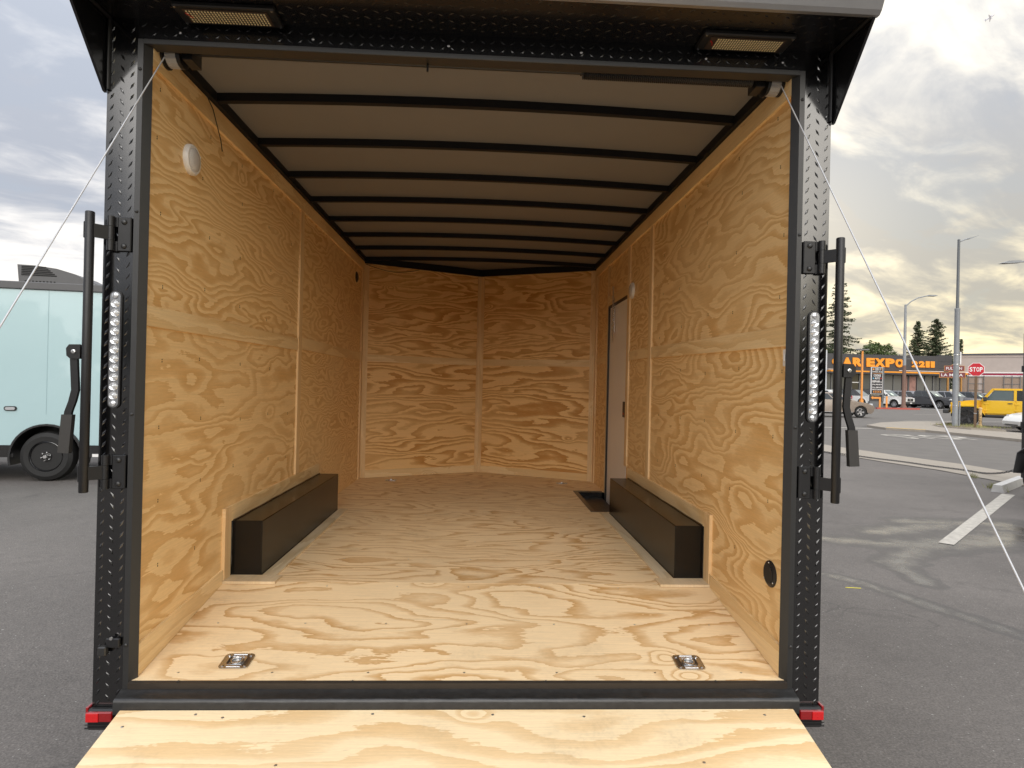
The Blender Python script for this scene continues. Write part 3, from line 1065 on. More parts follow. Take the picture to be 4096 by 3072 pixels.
for k in range(7):
    x = -1.0 + k * .333
    hb_.tube([(x - .06, -.069, -.205), (x + .06, -.069, -.205)], .009, 8)
P(hb_, 'hinge_barrel', BLACK_SAT, RD, each=True)

# --- lift cables, drums, shaft and spring behind the header
for s in (-1, 1):
    b = MB().lathe([(.052, 0), (.052, .006), (.043, .008), (.043, .05), (.047, .055), (.047, .068), (.02, .068)], (s * 1.205 if s < 0 else 1.137, .11, 2.232), 'x', 20)
    dm = P(b, 'cable_drum', BLACK_SAT, smooth=35)
    w = MB()
    x0 = s * 1.192 if s < 0 else 1.15
    for k in range(9):
        w.lathe([(.0445, -.0018), (.0462, 0), (.0445, .0018)], ((-1.19 + k * .0045) if s < 0 else (1.19 - k * .0045), .11, 2.232), 'x', 18)
    P(w, 'cable_winding', CABLE, dm, kind='stuff')
    b = MB().box(s * 1.09, s * 1.125, .07, .15, 2.20, 2.29)
    P(b, 'shaft_bracket', BLACK_SAT, dm)
    A_ = Vector((s * 1.185, .062, 2.205)); B_ = Vector((s * 1.25, -1.79, rz0 - RS * (ry0 + 1.79) + .03))
    pts = []
    for k in range(17):
        t_ = k / 16
        q = A_.lerp(B_, t_)
        q.z -= .004 * math.sin(math.pi * t_)
        pts.append(q)
    P(MB().tube(pts, .0023, 8), 'lift_cable', CABLE, smooth=60)
    P(MB().box(s * 1.2215, s * 1.252, -1.83, -1.74, rz0 - RS * (ry0 + 1.79) - .02, rz0 - RS * (ry0 + 1.79) + .035), 'cable_anchor', BLACK_SAT, RD)
b = MB().tube([(-1.13, .11, 2.245), (1.13, .11, 2.245)], .011, 10)
P(b, 'spring_shaft', BLACK_SAT, smooth=50)
pts = []
for k in range(1100):
    a = k * .5
    pts.append((.40 + .70 * k / 1099, .11 + .021 * math.cos(a), 2.24 + .021 * math.sin(a)))
P(MB().tube(pts, .0035, 4), 'torsion_spring', BLACK_SAT)
P(MB().tube([(-.2, .04, 2.215), (-.2, .035, 2.18)], .004, 5), 'strike_pin', BLACK_SAT)

# --- bar locks on both pillars
lensm = MB().lathe([(.0005, -.0065), (.004, -.006), (.0055, -.0035), (.0085, -.0045), (.010, -.002), (.0135, -.003), (.0155, 0)], (0, 0, 0), 'y', 16)
lens_me = finish_mesh(lensm.mesh('led_lens', LENS), 30)
for q in lens_me.vertices:
    q.co -= TO
for s in (-1, 1):
    side = 'left' if s < 0 else 'right'
    b = MB().lathe([(.0135, .582), (.0155, .585), (.0155, 1.577), (.0135, 1.580)], (s * 1.3685, -.06, 0), 'z', 16)
    bar = P(b, 'lock_bar', BLACK_SAT, smooth=40, label='upright black lock bar hinged to the %s pillar' % side)
    for z0, z1 in ((1.452, 1.576), (.589, .711)):
        hp = P(MB().box(s * 1.254, s * 1.300, -.011, -.0025, z0, z1, ch=.002), 'hinge_plate', BLACK_SAT, bar)
        for za, zb in ((z0, z0 + .036), (z1 - .036, z1)):
            P(MB().box(s * 1.3002, s * 1.318, -.011, -.0025, za, zb - .001), 'hinge_leaf', BLACK_SAT, bar)
            P(MB().lathe([(.0125, za), (.0125, zb)], (s * 1.3205, -.018, 0), 'z', 14), 'hinge_knuckle', BLACK_SAT, bar, smooth=40)
        P(MB().lathe([(.0118, z0 + .037), (.0118, z1 - .037)], (s * 1.3205, -.018, 0), 'z', 14), 'hinge_pin', BLACK_SAT, bar, smooth=40)
        zc = (z0 + z1) / 2
        b = MB()
        b.prism([(s * 1.3205, -.026), (s * 1.3205, -.014), (s * 1.358, -.054), (s * 1.358, -.066)], 'z', zc - .024, zc + .024)
        P(b, 'hinge_arm', BLACK_SAT, bar, smooth=40)
        P(MB().box(s * 1.3785, s * 1.386, -.070, -.048, zc - .030, zc + .030, ch=.003), 'weld_lug', BLACK_SAT, bar)
        sc_ = MB()
        for z in (z0 + .018, z1 - .018):
            sc_.lathe([(.010, 0), (.010, -.002), (.007, -.006), (.003, -.007)], (s * 1.277, -.011, z), 'y', 14)
        P(sc_, 'hinge_bolt', TRIM, bar, smooth=40, each=True)
    # swing handle
    b = MB()
    oct_ = []
    for (x, z) in ((1.384, 1.056), (1.418, 1.056), (1.430, 1.066), (1.432, 1.092), (1.422, 1.106), (1.384, 1.107)):
        oct_.append((s * x, z))
    b.prism(oct_, 'y', -.0725, -.0685)
    b.prism(oct_, 'y', -.0515, -.0475)
    P(b, 'handle_clevis', BLACK_SAT, bar, each=True)
    P(MB().lathe([(.0075, 0), (.0075, -.004), (.004, -.005)], (s * 1.405, -.0725, 1.081), 'y', 12), 'pivot_bolt', STEEL, bar)
    b = MB()
    cl_ = [(1.409, 1.10), (1.410, 1.06), (1.405, .98), (1.403, .945), (1.412, .905), (1.424, .87), (1.4265, .855)]
    wv = .0125
    vs = []
    for xa, za in cl_:
        vs += [(s * (xa - wv), -.066, za), (s * (xa + wv), -.066, za), (s * (xa + wv), -.0545, za), (s * (xa - wv), -.0545, za)]
    fs = [(0, 1, 2, 3)] + [tuple(4 * len(cl_) - 4 + e for e in (3, 2, 1, 0))]
    for k in range(len(cl_) - 1):
        for e in range(4):
            fs.append((k * 4 + e, k * 4 + (e + 1) % 4, (k + 1) * 4 + (e + 1) % 4, (k + 1) * 4 + e))
    b.add(vs, fs)
    hn = P(b, 'lock_handle', BLACK_SAT, bar)
    b = MB()
    b.prism([(s * 1.4075, .858), (s * 1.4445, .858), (s * 1.4545, .723), (s * 1.4165, .721)], 'y', -.070, -.0505)
    P(b, 'grip', mat('rubber_grip', (0.035, 0.033, 0.031), 0.6, noise=.1, nscale=60), bar)
    # tail light
    b = MB()
    nn = 24
    poly = []
    for k in range(nn):
        a = 2 * math.pi * k / nn
        zz = 1.287 if math.sin(a) >= 0 else .902
        poly.append((s * 1.3035 + .0225 * math.cos(a), zz + .0225 * math.sin(a)))
    b.prism(poly, 'y', -.0012, -.007)
    tl = P(b, 'tail_light', BLACK_SAT, smooth=35, label='upright clear LED tail light on the %s pillar' % side)
    b = MB()
    poly = [(s * 1.3035 + (x - s * 1.3035) * .80, (z if False else (1.287 + (z - 1.287) * .80 if z > 1.1 else .902 + (z - .902) * .80))) for x, z in poly]
    b.prism(poly, 'y', -.0071, -.0095)
    P(b, 'lamp_tray', LENSD, tl, smooth=35)
    for k in range(11):
        z = 1.262 - k * (1.262 - .927) / 10
        inst('led_lens', lens_me, Vector((s * 1.3035, -.0096, z)) + TO, tl)
    b = MB()
    for z in (1.291, .898):
        b.lathe([(.010, 0), (.010, -.004), (.003, -.007)], (s * 1.3035, -.0096, z), 'y', 14)
    P(b, 'end_lens', LENS, tl, smooth=40, each=True)
# small latch low on the left pillar
lt = P(MB().box(-1.306, -1.258, -.016, -.003, .012, .046, ch=.003), 'door_latch', BLACK_SAT)
P(MB().box(-1.325, -1.296, -.032, -.010, -.012, .022, ch=.004), 'latch_keeper', TRIM, lt)
b = MB().lathe([(.006, 0), (.006, -.004)], (-1.285, -.016, .048), 'y', 10)
P(b, 'latch_bolt', STEEL, lt)

# --- small fittings on the walls and the floor
for s, y, z in ((-1, .350, 1.918), (1, 2.558, 1.776)):
    xi = s * HW
    b = MB().lathe([(.064, 0), (.064, -s * .012), (.058, -s * .020), (.050, -s * .0205)], (xi, y, z), 'x', 28)
    dl = P(b, 'dome_light', WHITE, smooth=40, label='round white dome light on the %s plywood wall' % ('left' if s < 0 else 'right'))
    P(MB().lathe([(.0495, -s * .0207), (.04, -s * .026), (.02, -s * .0285), (.001, -s * .029)], (xi, y, z), 'x', 28), 'lens', mat('frosted_lens', (.66, .65, .64), .25, coat=.6), dl, smooth=50)
    P(MB().lathe([(.005, -s * .0195), (.004, -s * .0225)], (xi, y + .048, z + .028), 'x', 10), 'switch', WHITE, dl)
for s, y, z, nm in ((1, .131, .257, 'right'), (-1, 3.795, 2.024, 'left')):
    b = MB().lathe([(.053, 0), (.053, -s * .004), (.046, -s * .009), (.038, -s * .010)], (s * HW, y, z), 'x', 28)
    vn = P(b, 'wall_vent', BLACK_SAT, smooth=40, label='round black louvred vent, %s wall' % nm)
    b = MB()
    for k in range(9):
        yy = y - .032 + k * .008
        h_ = math.sqrt(max(0, .037 ** 2 - (yy - y) ** 2))
        b.box(s * (HW - .0101), s * (HW - .0135), yy - .002, yy + .002, z - h_, z + h_)
    P(b, 'louvre', TRIM, vn, each=True)
    sc_ = MB()
    for a in (90, 215, 325):
        sc_.lathe([(.0035, -s * .0092), (.002, -s * .0112)], (s * HW, y + .0455 * math.cos(rad(a)), z + .0455 * math.sin(rad(a))), 'x', 8)
    P(sc_, 'screw_head', STEEL, vn, each=True)
P(MB().box(HW - .006, HW, .022, .058, 1.096, 1.163, ch=.003), 'switch_plate', WHITE)
P(MB().box(HW - .011, HW - .0062, .034, .046, 1.115, 1.145, ch=.002), 'rocker', WHITE)

sc_ = MB()
for yy in (.05, .40, .745, 1.2, 1.6, 2.0, 2.4, 3.0):
    for k in range(7):
        xx = -1.08 + k * .36 + random.uniform(-.02, .02)
        if yy > .7 and abs(xx) > .93: continue
        zz = B0 * (1 - yy / L1) if yy < L1 else 0.0
        sc_.lathe([(.0045, -.001), (.0045, .0008), (.002, .0012)], (xx, yy, zz), 'z', 8)
P(sc_, 'screw_head', GALV, each=True)

# recessed tie-down rings
for i, (cx, cy_, flat) in enumerate(((-.888, .119, 0), (.884, .114, 0), (-.872, 4.04, 1), (.875, 4.005, 1))):
    zf = 0.0 if flat else B0 * (1 - cy_ / L1)
    sl = 0.0 if flat else -B0 / L1
    lab = ['square zinc tie-down ring plate near the left rear corner', 'square zinc tie-down ring plate near the right rear corner', 'tie-down plate at the far left end of the floor', 'tie-down plate at the far right end of the floor'][i]
    poly = []
    hw, cr_ = .056, .016
    for (qx, qy) in ((1, 1), (-1, 1), (-1, -1), (1, -1)):
        for k in range(4):
            a = math.atan2(qy, qx) - rad(45) + rad(30 * k)
            poly.append((qx * (hw - cr_) + cr_ * math.cos(a), qy * (hw - .008 - cr_) + cr_ * math.sin(a)))
    up = Vector((0, -sl, 1)).normalized()

    def tp(x, y, h):
        q = Vector((cx + x, cy_ + y, zf + y * sl)) + up * h
        return q
    n = len(poly)
    ring_ = [[(x, y, .0004) for x, y in poly], [(x, y, .004) for x, y in poly]]
    rr = [(.041, .0045), (.038, .0065), (.033, .004), (.029, .001), (.022, .0008)]
    vs = [tp(x, y, h) for rg in ring_ for x, y, h in rg]
    for r_, h in rr:
        vs += [tp(r_ * math.cos(math.atan2(y, x)), r_ * math.sin(math.atan2(y, x)), h) for x, y in poly]
    fs = []
    nr = 2 + len(rr)
    for a in range(nr - 1):
        for k in range(n):
            fs.append((a * n + k, a * n + (k + 1) % n, (a + 1) * n + (k + 1) % n, (a + 1) * n + k))
    fs.append(tuple((nr - 1) * n + k for k in range(n)))
    b = MB().add(vs, fs)
    dp = P(b, 'tie_down_plate', GALV, smooth=35, label=lab)
    b = MB()
    pts = [tp(.021 * math.cos(a), .021 * math.sin(a), .0055) for a in [2 * math.pi * k / 14 for k in range(15)]]
    b.tube(pts, .0042, 6, cap=False)
    P(b, 'ring', STEEL, dp, smooth=60)
    b = MB()
    for qx in (-1, 1):
        for qy in (-1, 1):
            q = tp(qx * .042, qy * .034, .004)
            b.lathe([(.0058, 0), (.0055, .002), (.002, .0028)], q, 'z', 8)
    P(b, 'screw_head', STEEL, dp, each=True)
    b = MB()
    for qy in (-1, 1):
        a_, c_ = tp(-.026, qy * .040, .0042), tp(.026, qy * .040, .0042)
        b.tube([a_, c_], .0018, 5)
    P(b, 'stamped_rib', STEEL, dp, each=True)

# wall fasteners: small paired marks left by the nailer
STAPLE = mat('nail_mark', (0.14, 0.09, 0.05), 0.5, 0.3)
for s, par in ((-1, SWL), (1, SWR)):
    b = MB()
    for y in (.12, .52, .93, 1.35, 1.75):
        for z in (.25, .52, .80, 1.08, 1.36, 1.62, 1.88, 2.10):
            yy, zz = y + random.uniform(-.05, .05), z + random.uniform(-.03, .03)
            if zz < .38 and yy > .72: continue
            b.box(s * (HW - .0012), s * (HW + .001), yy - .002, yy + .002, zz, zz + .006)
            b.box(s * (HW - .0012), s * (HW + .001), yy - .002, yy + .002, zz + .009, zz + .014)
    P(b, 'nail_mark', STAPLE, par, kind='stuff')
# stray wires along the coves
P(MB().tube([(-1.20, .42, 2.25), (-1.195, .50, 2.20), (-1.20, .60, 2.10), (-1.205, .63, 2.06)], .0022, 5), 'loose_wire', BLACK_SAT)
b = MB()
pts = []
for k in range(13):
    t_ = k / 12
    pts.append((-1.19 + .52 * t_, D + .02 + .24 * t_ - .03, 2.215 - .05 * math.sin(math.pi * t_)))
P(b.tube(pts, .003, 5), 'loose_wire', BLACK_SAT)
MB.off = Vector((0, 0, 0))
#@@PART2@@
# ================================================================== the blue trailer parked beyond, on the left
BLUE = mat('pale_blue_panel', (0.40, 0.555, 0.58), 0.28, coat=0.4, noise=0.04, nscale=1.5)
DGREY = mat('dark_grey_plastic', (0.085, 0.085, 0.088), 0.45, noise=0.1, nscale=12)
BT = empty('cargo_trailer', (-6.5, 7.25, 0), rad(8), 'pale blue cargo trailer with black trim and rooftop air conditioner', 'trailer')
LX0, LX1 = -3.6, 2.05


def arch_poly(x0, x1, z0, z1, arches):
    """side outline with wheel arches cut from the bottom edge"""
    pts = [(x0, z1), (x0, z0)]
    for cx, cz, r in arches:
        a0 = math.asin(max(-1, min(1, (z0 - cz) / r)))
        for k in range(15):
            a = (math.pi - a0) + (a0 - (math.pi - a0)) * k / 14
            pts.append((cx + r * math.cos(a), cz + r * math.sin(a)))
    pts += [(x1, z0), (x1, z1)]
    return pts


AR = [(-1.36, .36, .485), (.04, .36, .485)]
b = MB().prism(arch_poly(LX0, LX1, .54, 2.86, AR), 'y', 0, .05)
P2 = lambda b, n, m, par=None, **k: b.build(n, m, par or BT, **k)
P2(b, 'side_panel', BLUE)
P2(MB().box(LX0, LX1, .42, 2.4, .56, 2.86), 'body', mat('blue_body', (0.36, 0.55, 0.59), 0.4))
for x_ in (LX0, LX1 - .04):
    P2(MB().box(x_, x_ + .04, .052, .419, .56, 2.86), 'end_panel', BLUE)
P2(MB().box(-1.95, .75, .40, .4195, .45, 1.0), 'wheel_well', BLACK_SAT)
P2(MB().box(LX0, LX1, .3, 2.3, .42, .555), 'chassis', BLACK_SAT)
P2(MB().box(LX0 - .01, LX1 + .01, -.03, 2.42, 2.862, 2.975, ch=.01), 'roof_rail', DGREY)
for xa_, xb_ in ((LX0, -1.36 - .47), (-1.36 + .47, .04 - .47), (.04 + .47, LX1)):
    P2(MB().box(xa_, xb_, -.008, .05, .36, .538), 'gravel_guard', BLACK)
# arch panels where both polygons share the opening
for cx, cz, r in AR:
    b = MB()
    n = 20
    vs, fs = [], []
    for k in range(n + 1):
        a = math.pi * 1.08 - (math.pi * 1.16) * k / n
        c, s_ = math.cos(a), math.sin(a)
        for rr, yy in ((r - .012, -.035), (r + .016, -.035), (r + .016, -.005), (r - .012, .30)):
            vs.append((cx + rr * c, yy, cz + rr * s_))
    for k in range(n):
        for e in range(4):
            fs.append((k * 4 + e, k * 4 + (e + 1) % 4, (k + 1) * 4 + (e + 1) % 4, (k + 1) * 4 + e))
    b.add(vs, fs)
    P2(b, 'fender', mat('black_fender', (0.012, 0.012, 0.013), 0.45, noise=.1, nscale=30), smooth=40)
    wh = MB().lathe([(.20, .20), (.30, .215), (.355, .19), (.372, .14), (.372, .05), (.355, .0), (.30, -.028), (.232, -.022), (.222, .0)], (cx, 0, .372), 'y', 36)
    w_ = P2(wh, 'tyre', RUBBER, smooth=30)
    rm = MB().lathe([(.225, .03), (.228, -.012), (.218, -.018), (.205, .0), (.195, .03), (.15, .045), (.145, .02), (.075, .015), (.07, -.01), (.05, -.012)], (cx, 0, .372), 'y', 36)
    P2(rm, 'rim', BLACK, w_, smooth=30)
    P2(MB().lathe([(.030, .0), (.030, -.05), (.024, -.058), (.004, -.058)], (cx, 0, .372), 'y', 16), 'hub_cap', STEEL, w_, smooth=40)
    nb = MB()
    for k in range(6):
        a = k * math.pi / 3 + .3
        nb.lathe([(.010, .0), (.010, -.022), (.006, -.026)], (cx + .062 * math.cos(a), -.008, .372 + .062 * math.sin(a)), 'y', 6)
    P2(nb, 'wheel_nut', STEEL, w_, each=True)
    hb = MB()
    for k in range(10):
        a = k * math.pi / 5
        hb.lathe([(.017, .012), (.017, .0155)], (cx + .115 * math.cos(a), 0, .372 + .115 * math.sin(a)), 'y', 10)
    P2(hb, 'rim_hole', mat('dark_hole', (0.004, 0.004, 0.004), 0.8), w_, each=True)
for x, m_ in ((.66, WHITE), (.88, RED), (1.3, WHITE)):
    P2(MB().box(x, x + .16, -.012, -.0085, .365, .41), 'reflective_tape', m_)
poly = []
for k in range(20):
    a = 2 * math.pi * k / 20
    poly.append((-.45 + (.05 if math.cos(a) >= 0 else -.05) + .034 * math.cos(a), 1.085 + .034 * math.sin(a)))
for x_ in (-2.4, -1.2, 0.02, 1.22):
    P2(MB().box(x_ - .004, x_ + .004, -.0025, -.0003, 1.0 if -1.9 < x_ < .6 else .545, 2.858), 'panel_seam', mat('blue_seam', (.30, .43, .455), .4))
rv = MB()
for k in range(44):
    rv.lathe([(.006, 0), (.003, -.003)], (LX0 + .06 + k * .127, -.0302, 2.885), 'y', 6)
P2(rv, 'rivet', DGREY, kind='stuff')
ml = P2(MB().prism(poly, 'y', -.016, -.001), 'marker_light', BLACK_SAT)
P2(MB().prism([(-.45 + (x + .45) * .78, 1.085 + (z - 1.085) * .65) for x, z in poly], 'y', -.022, -.0165), 'lens', LENS, ml)
ac = MB()
acp = [(-.62, 2.98), (-.65, 3.30), (-.4, 3.295), (-.1, 3.26), (.15, 3.19), (.36, 3.08), (.42, 2.98)]
ac.prism(acp, 'y', .45, 1.2)
AC = P2(ac, 'air_conditioner', DGREY)
gb = MB()
for k in range(6):
    z = 3.272 - k * .026
    gb.box(-.59, -.25 + k * .03, .444, .4495, z - .008, z + .008)
P2(gb, 'louvre', mat('dark_hole', (0.004, 0.004, 0.004), 0.8), AC, each=True)
gb = MB()
for k in range(9):
    x = -.54 + k * .05
    gb.box(x, x + .024, .444, .4495, 3.02, 3.055)
P2(gb, 'louvre', mat('dark_hole', (0.004, 0.004, 0.004), 0.8), AC, each=True)
P2(MB().prism([(.41, 2.985), (.395, 3.05), (.52, 2.985)], 'y', .46, 1.19), 'air_conditioner_nose', mat('grey_beige_plastic', (.45, .43, .39), .5), AC)

# ================================================================== white trailer at the right edge
WT = empty('cargo_trailer', (8.76, 7.2, 0), rad(-3), 'white panelled trailer with black diamond-plate corner at the right edge', 'trailer')
P3 = lambda b, n, m, par=None, **k: b.build(n, m, par or WT, **k)
P3(MB().box(.02, 2.1, -4.6, -.055, .56, 2.58), 'body', mat('white_panel', (0.74, 0.75, 0.76), .3, coat=.3, noise=.03, nscale=2))
P3(MB().box(-.035, .07, -.05, .01, .30, 2.62, ch=.004), 'corner_post', BLACK)
P3(MB().box(.0, 2.12, -4.62, -.056, .30, .556), 'gravel_guard', BLACK)
P3(MB().box(-.02, 2.12, -4.62, -.056, 2.583, 2.66), 'roof_rail', BLACK)
for z in (2.05, 1.15):
    P3(MB().box(-.07, -.036, -.045, .0, z - .05, z + .05, ch=.006), 'hinge', BLACK_SAT)
P3(MB().box(-.055, -.036, -.04, .0, 1.02, 1.09), 'chain_eye', BLACK_SAT)
P3(MB().lathe([(.20, -.11), (.30, -.115), (.345, -.08), (.345, .08), (.30, .115), (.20, .11)], (-.10, -.55, .345), 'x', 28), 'tyre', RUBBER, smooth=35)
P3(MB().lathe([(.02, -.10), (.19, -.11), (.195, .09), (.02, .08)], (-.10, -.55, .345), 'x', 20), 'rim', STEEL, smooth=35)
fb = MB()
pf = [(-1.0, .50), (-.93, .72), (-.76, .83), (-.34, .83), (-.17, .72), (-.1, .40)]
vs, fs = [], []
for (y, z) in pf:
    for xx in (-.25, .0):
        vs.append((xx, y, z)); vs.append((xx, y * .985 - .008, z - .012))
for k in range(len(pf) - 1):
    a, c = k * 4, k * 4 + 4
    fs += [(a, a + 2, c + 2, c), (a + 1, c + 1, c + 3, a + 3), (a, c, c + 1, a + 1), (a + 2, a + 3, c + 3, c + 2)]
fb.add(vs, fs)
P3(fb, 'fender', mat('grey_tread_fender', (0.17, 0.17, 0.175), 0.38, 0.7, noise=.2, nscale=60), smooth=30)

# chain slung from the right trailer and lying along the lot edge
CH = empty('barrier_chain', (10.3, 8.2, 0), 0, 'dark steel chain sagging from the right-edge trailer along the lot edge', 'chain')
lm = MB()
pts = []
for k in range(13):
    a = 2 * math.pi * k / 12
    pts.append((.034 * math.cos(a), .018 * math.sin(a), 0))
link_me = finish_mesh(lm.tube(pts, .0065, 5, cap=False).mesh('link', mat('chain_steel', (.06, .06, .065), .5, .6)), 60)
path = []
for k in range(60):
    t_ = k / 59
    p0, p1 = Vector((10.32, 7.85, 1.02)), Vector((10.27, 9.95, .03))
    q = p0.lerp(p1, t_)
    q.z = .025 + (1.02 - .025) * (1 - t_) ** 2.1
    path.append(q)
q0 = Vector((10.27, 9.95, .02))
for k in range(70):
    t_ = (k + 1) / 70
    q = Vector((10.27 - 1.2 * t_ ** 1.2, 9.95 + 3.9 * t_, .026))
    q.x += .03 * math.sin(t_ * 19)
    path.append(q)
acc, last, n_l = 0.0, path[0], 0
L_ = [path[0]]
dist = 0.0
for q in path[1:]:
    seg = (q - last).length
    pos = 0.0
    while dist + (seg - pos) >= .052:
        pos += .052 - dist
        dist = 0.0
        L_.append(last.lerp(q, pos / seg))
    dist += seg - pos
    last = q
for k in range(len(L_) - 1):
    d = L_[k + 1] - L_[k]
    e_ = d.to_track_quat('X', 'Z').to_euler()
    e_.rotate_axis('X', rad(45 if k % 2 else -45))
    inst('link', link_me, (L_[k] + L_[k + 1]) / 2 - Vector((10.3, 8.2, 0)), CH, e_)
pst = MB().lathe([(.04, 0), (.04, 1.1), (.03, 1.12)], (10.34, 7.82, 0), 'z', 12).build('chain_post', BLACK_SAT, smooth=40)
tag(pst, 'black post behind the right-edge trailer holding the chain', 'post')
# white concrete wheel stop with weeds
ws = MB().prism([(-.09, 0), (.09, 0), (.06, .12), (-.06, .12)], 'y', -.95, .95)
o = ws.build('wheel_stop', mat('white_concrete', (.55, .54, .52), .8, noise=.2, nscale=6))
o.location = (9.4, 8.15, 0)
o.rotation_euler = (0, 0, rad(-52))
tag(o, 'white concrete wheel stop at the end of the bay line', 'wheel stop')
GRASS = mat('dry_grass', (0.24, 0.24, 0.09), .8, noise=.4, nscale=3)


def tufts(name, pts, n, h, spread, m=GRASS):
    b = MB()
    for (x, y, z) in pts:
        for k in range(n):
            a = random.uniform(0, 6.28)
            r_ = random.uniform(0, spread)
            bx, by = x + r_ * math.cos(a), y + r_ * math.sin(a)
            t_ = random.uniform(0, 6.28)
            ln_ = h * random.uniform(.4, 1.1)
            tx, ty = bx + math.cos(t_) * ln_ * .6, by + math.sin(t_) * ln_ * .6
            b.add([(bx - .006, by, z), (bx + .006, by, z), (tx, ty, z + ln_)], [(0, 1, 2)])
    o = b.build(name, m)
    tag(o, kind='stuff')
    return o


g_ = tufts('weeds', [(8.75, 7.65, 0), (8.85, 7.75, 0), (9.0, 8.0, 0), (9.6, 9.2, 0.012), (8.9, 7.95, 0)], 26, .13, .13)
tag(g_, 'dry yellow-green weeds around the white wheel stop', 'weeds')
# litter on the asphalt
for (x, y, rz, l_, m_, lb, nm) in ((3.11, 2.60, -.15, .12, mat('yellow_strip', (.75, .66, .05), .5), 'thin yellow plastic strip on the asphalt right of the trailer', 'plastic_strip'),
                                   (5.45, 7.6, .5, .10, WHITE, 'white paper scrap lying on the lot right of the trailer', 'paper_scrap')):
    o = MB().box(-l_ / 2, l_ / 2, -.004, .004, 0, .003).build(nm, m_)
    o.location = (x, y, .001)
    o.rotation_euler = (0, 0, rz)
    tag(o, lb, 'litter')

# ================================================================== vehicles
CHROME = mat('chrome', (.75, .75, .76), .12, 1.0)
HEADL = mat('headlamp_lens', (.72, .74, .76), .1, .3, coat=1.0)
TAILL = mat('tail_lamp_lens', (.45, .02, .02), .2, coat=1.0)
PLAST = mat('black_bumper_plastic', (.03, .03, .031), .6)
PAPER = mat('price_sticker', (.62, .72, .60), .6)
ALLOY = mat('alloy_wheel', (.45, .45, .46), .3, .8)


def wheel_mesh(r, w, spokes, rm, key):
    """tyre and rim meshes centred on the origin, axle along y, outer face towards -y"""
    ty = finish_mesh(MB().lathe([(r * .62, w * .5), (r * .9, w * .5), (r, w * .34), (r, -w * .34), (r * .9, -w * .5), (r * .66, -w * .48), (r * .64, -w * .3)], (0, 0, 0), 'y', 28).mesh('tyre', RUBBER), 30)
    b = MB()
    b.lathe([(r * .655, w * .2), (r * .66, -w * .42), (r * .62, -w * .44), (r * .58, -w * .30), (r * .56, w * .1), (r * .05, w * .1)], (0, 0, 0), 'y', 28)
    for k in range(spokes):
        a = 2 * math.pi * k / spokes
        u_ = Vector((math.cos(a), 0, math.sin(a)))
        v_ = Vector((-math.sin(a), 0, math.cos(a)))
        q = []
        for rr, wd, yy in ((r * .08, r * .10, -w * .34), (r * .6, r * .13, -w * .40)):
            for sg in (-1, 1):
                q.append(u_ * rr + v_ * wd * sg + Vector((0, yy, 0)))
        q2 = [x + Vector((0, w * .12, 0)) for x in q]
        b.add(q + q2, [(0, 1, 3, 2), (4, 6, 7, 5), (0, 2, 6, 4), (1, 5, 7, 3), (2, 3, 7, 6), (0, 4, 5, 1)])
    b.lathe([(r * .13, -w * .3), (r * .12, -w * .44), (r * .03, -w * .45)], (0, 0, 0), 'y', 12)
    rmm = finish_mesh(b.mesh('rim', rm), 35)
    return ty, rmm


def put_wheels(root, xs_, half, r, w, spokes, rm):
    ty, rmm = wheel_mesh(r, w, spokes, rm, 0)
    for x in xs_:
        for s_ in (-1, 1):
            t_ = inst('wheel', ty, (x, s_ * half, r), root, (0, 0, 0 if s_ < 0 else math.pi))
            inst('rim', rmm, (0, 0, 0), t_)


def body_from(poly, half, bev, taper=.9, fx=None, rx=None, segs=2, ztop=None):
    bm = bmesh.new()
    n = len(poly)
    A = [bm.verts.new((x, -half, z)) for x, z in poly]
    Bv = [bm.verts.new((x, half, z)) for x, z in poly]
    bm.faces.new(A)
    bm.faces.new(list(reversed(Bv)))
    for i in range(n):
        j = (i + 1) % n
        bm.faces.new((A[i], Bv[i], Bv[j], A[j]))
    bmesh.ops.recalc_face_normals(bm, faces=bm.faces[:])
    ed = [e for e in bm.edges if abs(e.verts[0].co.y - e.verts[1].co.y) < 1e-6 and max(e.verts[0].co.z, e.verts[1].co.z) > .45]
    bmesh.ops.bevel(bm, geom=ed, offset=bev, segments=segs, affect='EDGES', clamp_overlap=True)
    xsv = [v.co.x for v in bm.verts]
    x0, x1 = min(xsv), max(xsv)
    for v in bm.verts:
        f = min((x1 - v.co.x), (v.co.x - x0)) / .7
        if f < 1:
            v.co.y *= taper + (1 - taper) * math.sin(f * math.pi / 2)
    return MB().bm(bm)


def on_face(c4, u0, u1, v0, v1, off, thick=.012):
    """thin pane lying proud of the face with corners c4 = (bl, br, tr, tl)"""
    bl, br, tr, tl = [Vector(c) for c in c4]
    f = lambda u_, v_: (bl.lerp(br, u_)).lerp(tl.lerp(tr, u_), v_)
    q = [f(u0, v0), f(u1, v0), f(u1, v1), f(u0, v1)]
    nn = (br - bl).cross(tl - bl).normalized()
    b = MB()
    a = [x + nn * off for x in q]
    c = [x + nn * (off - thick) for x in q]
    b.add(a + c, [(0, 1, 2, 3), (7, 6, 5, 4), (0, 4, 5, 1), (1, 5, 6, 2), (2, 6, 7, 3), (3, 7, 4, 0)])
    return b


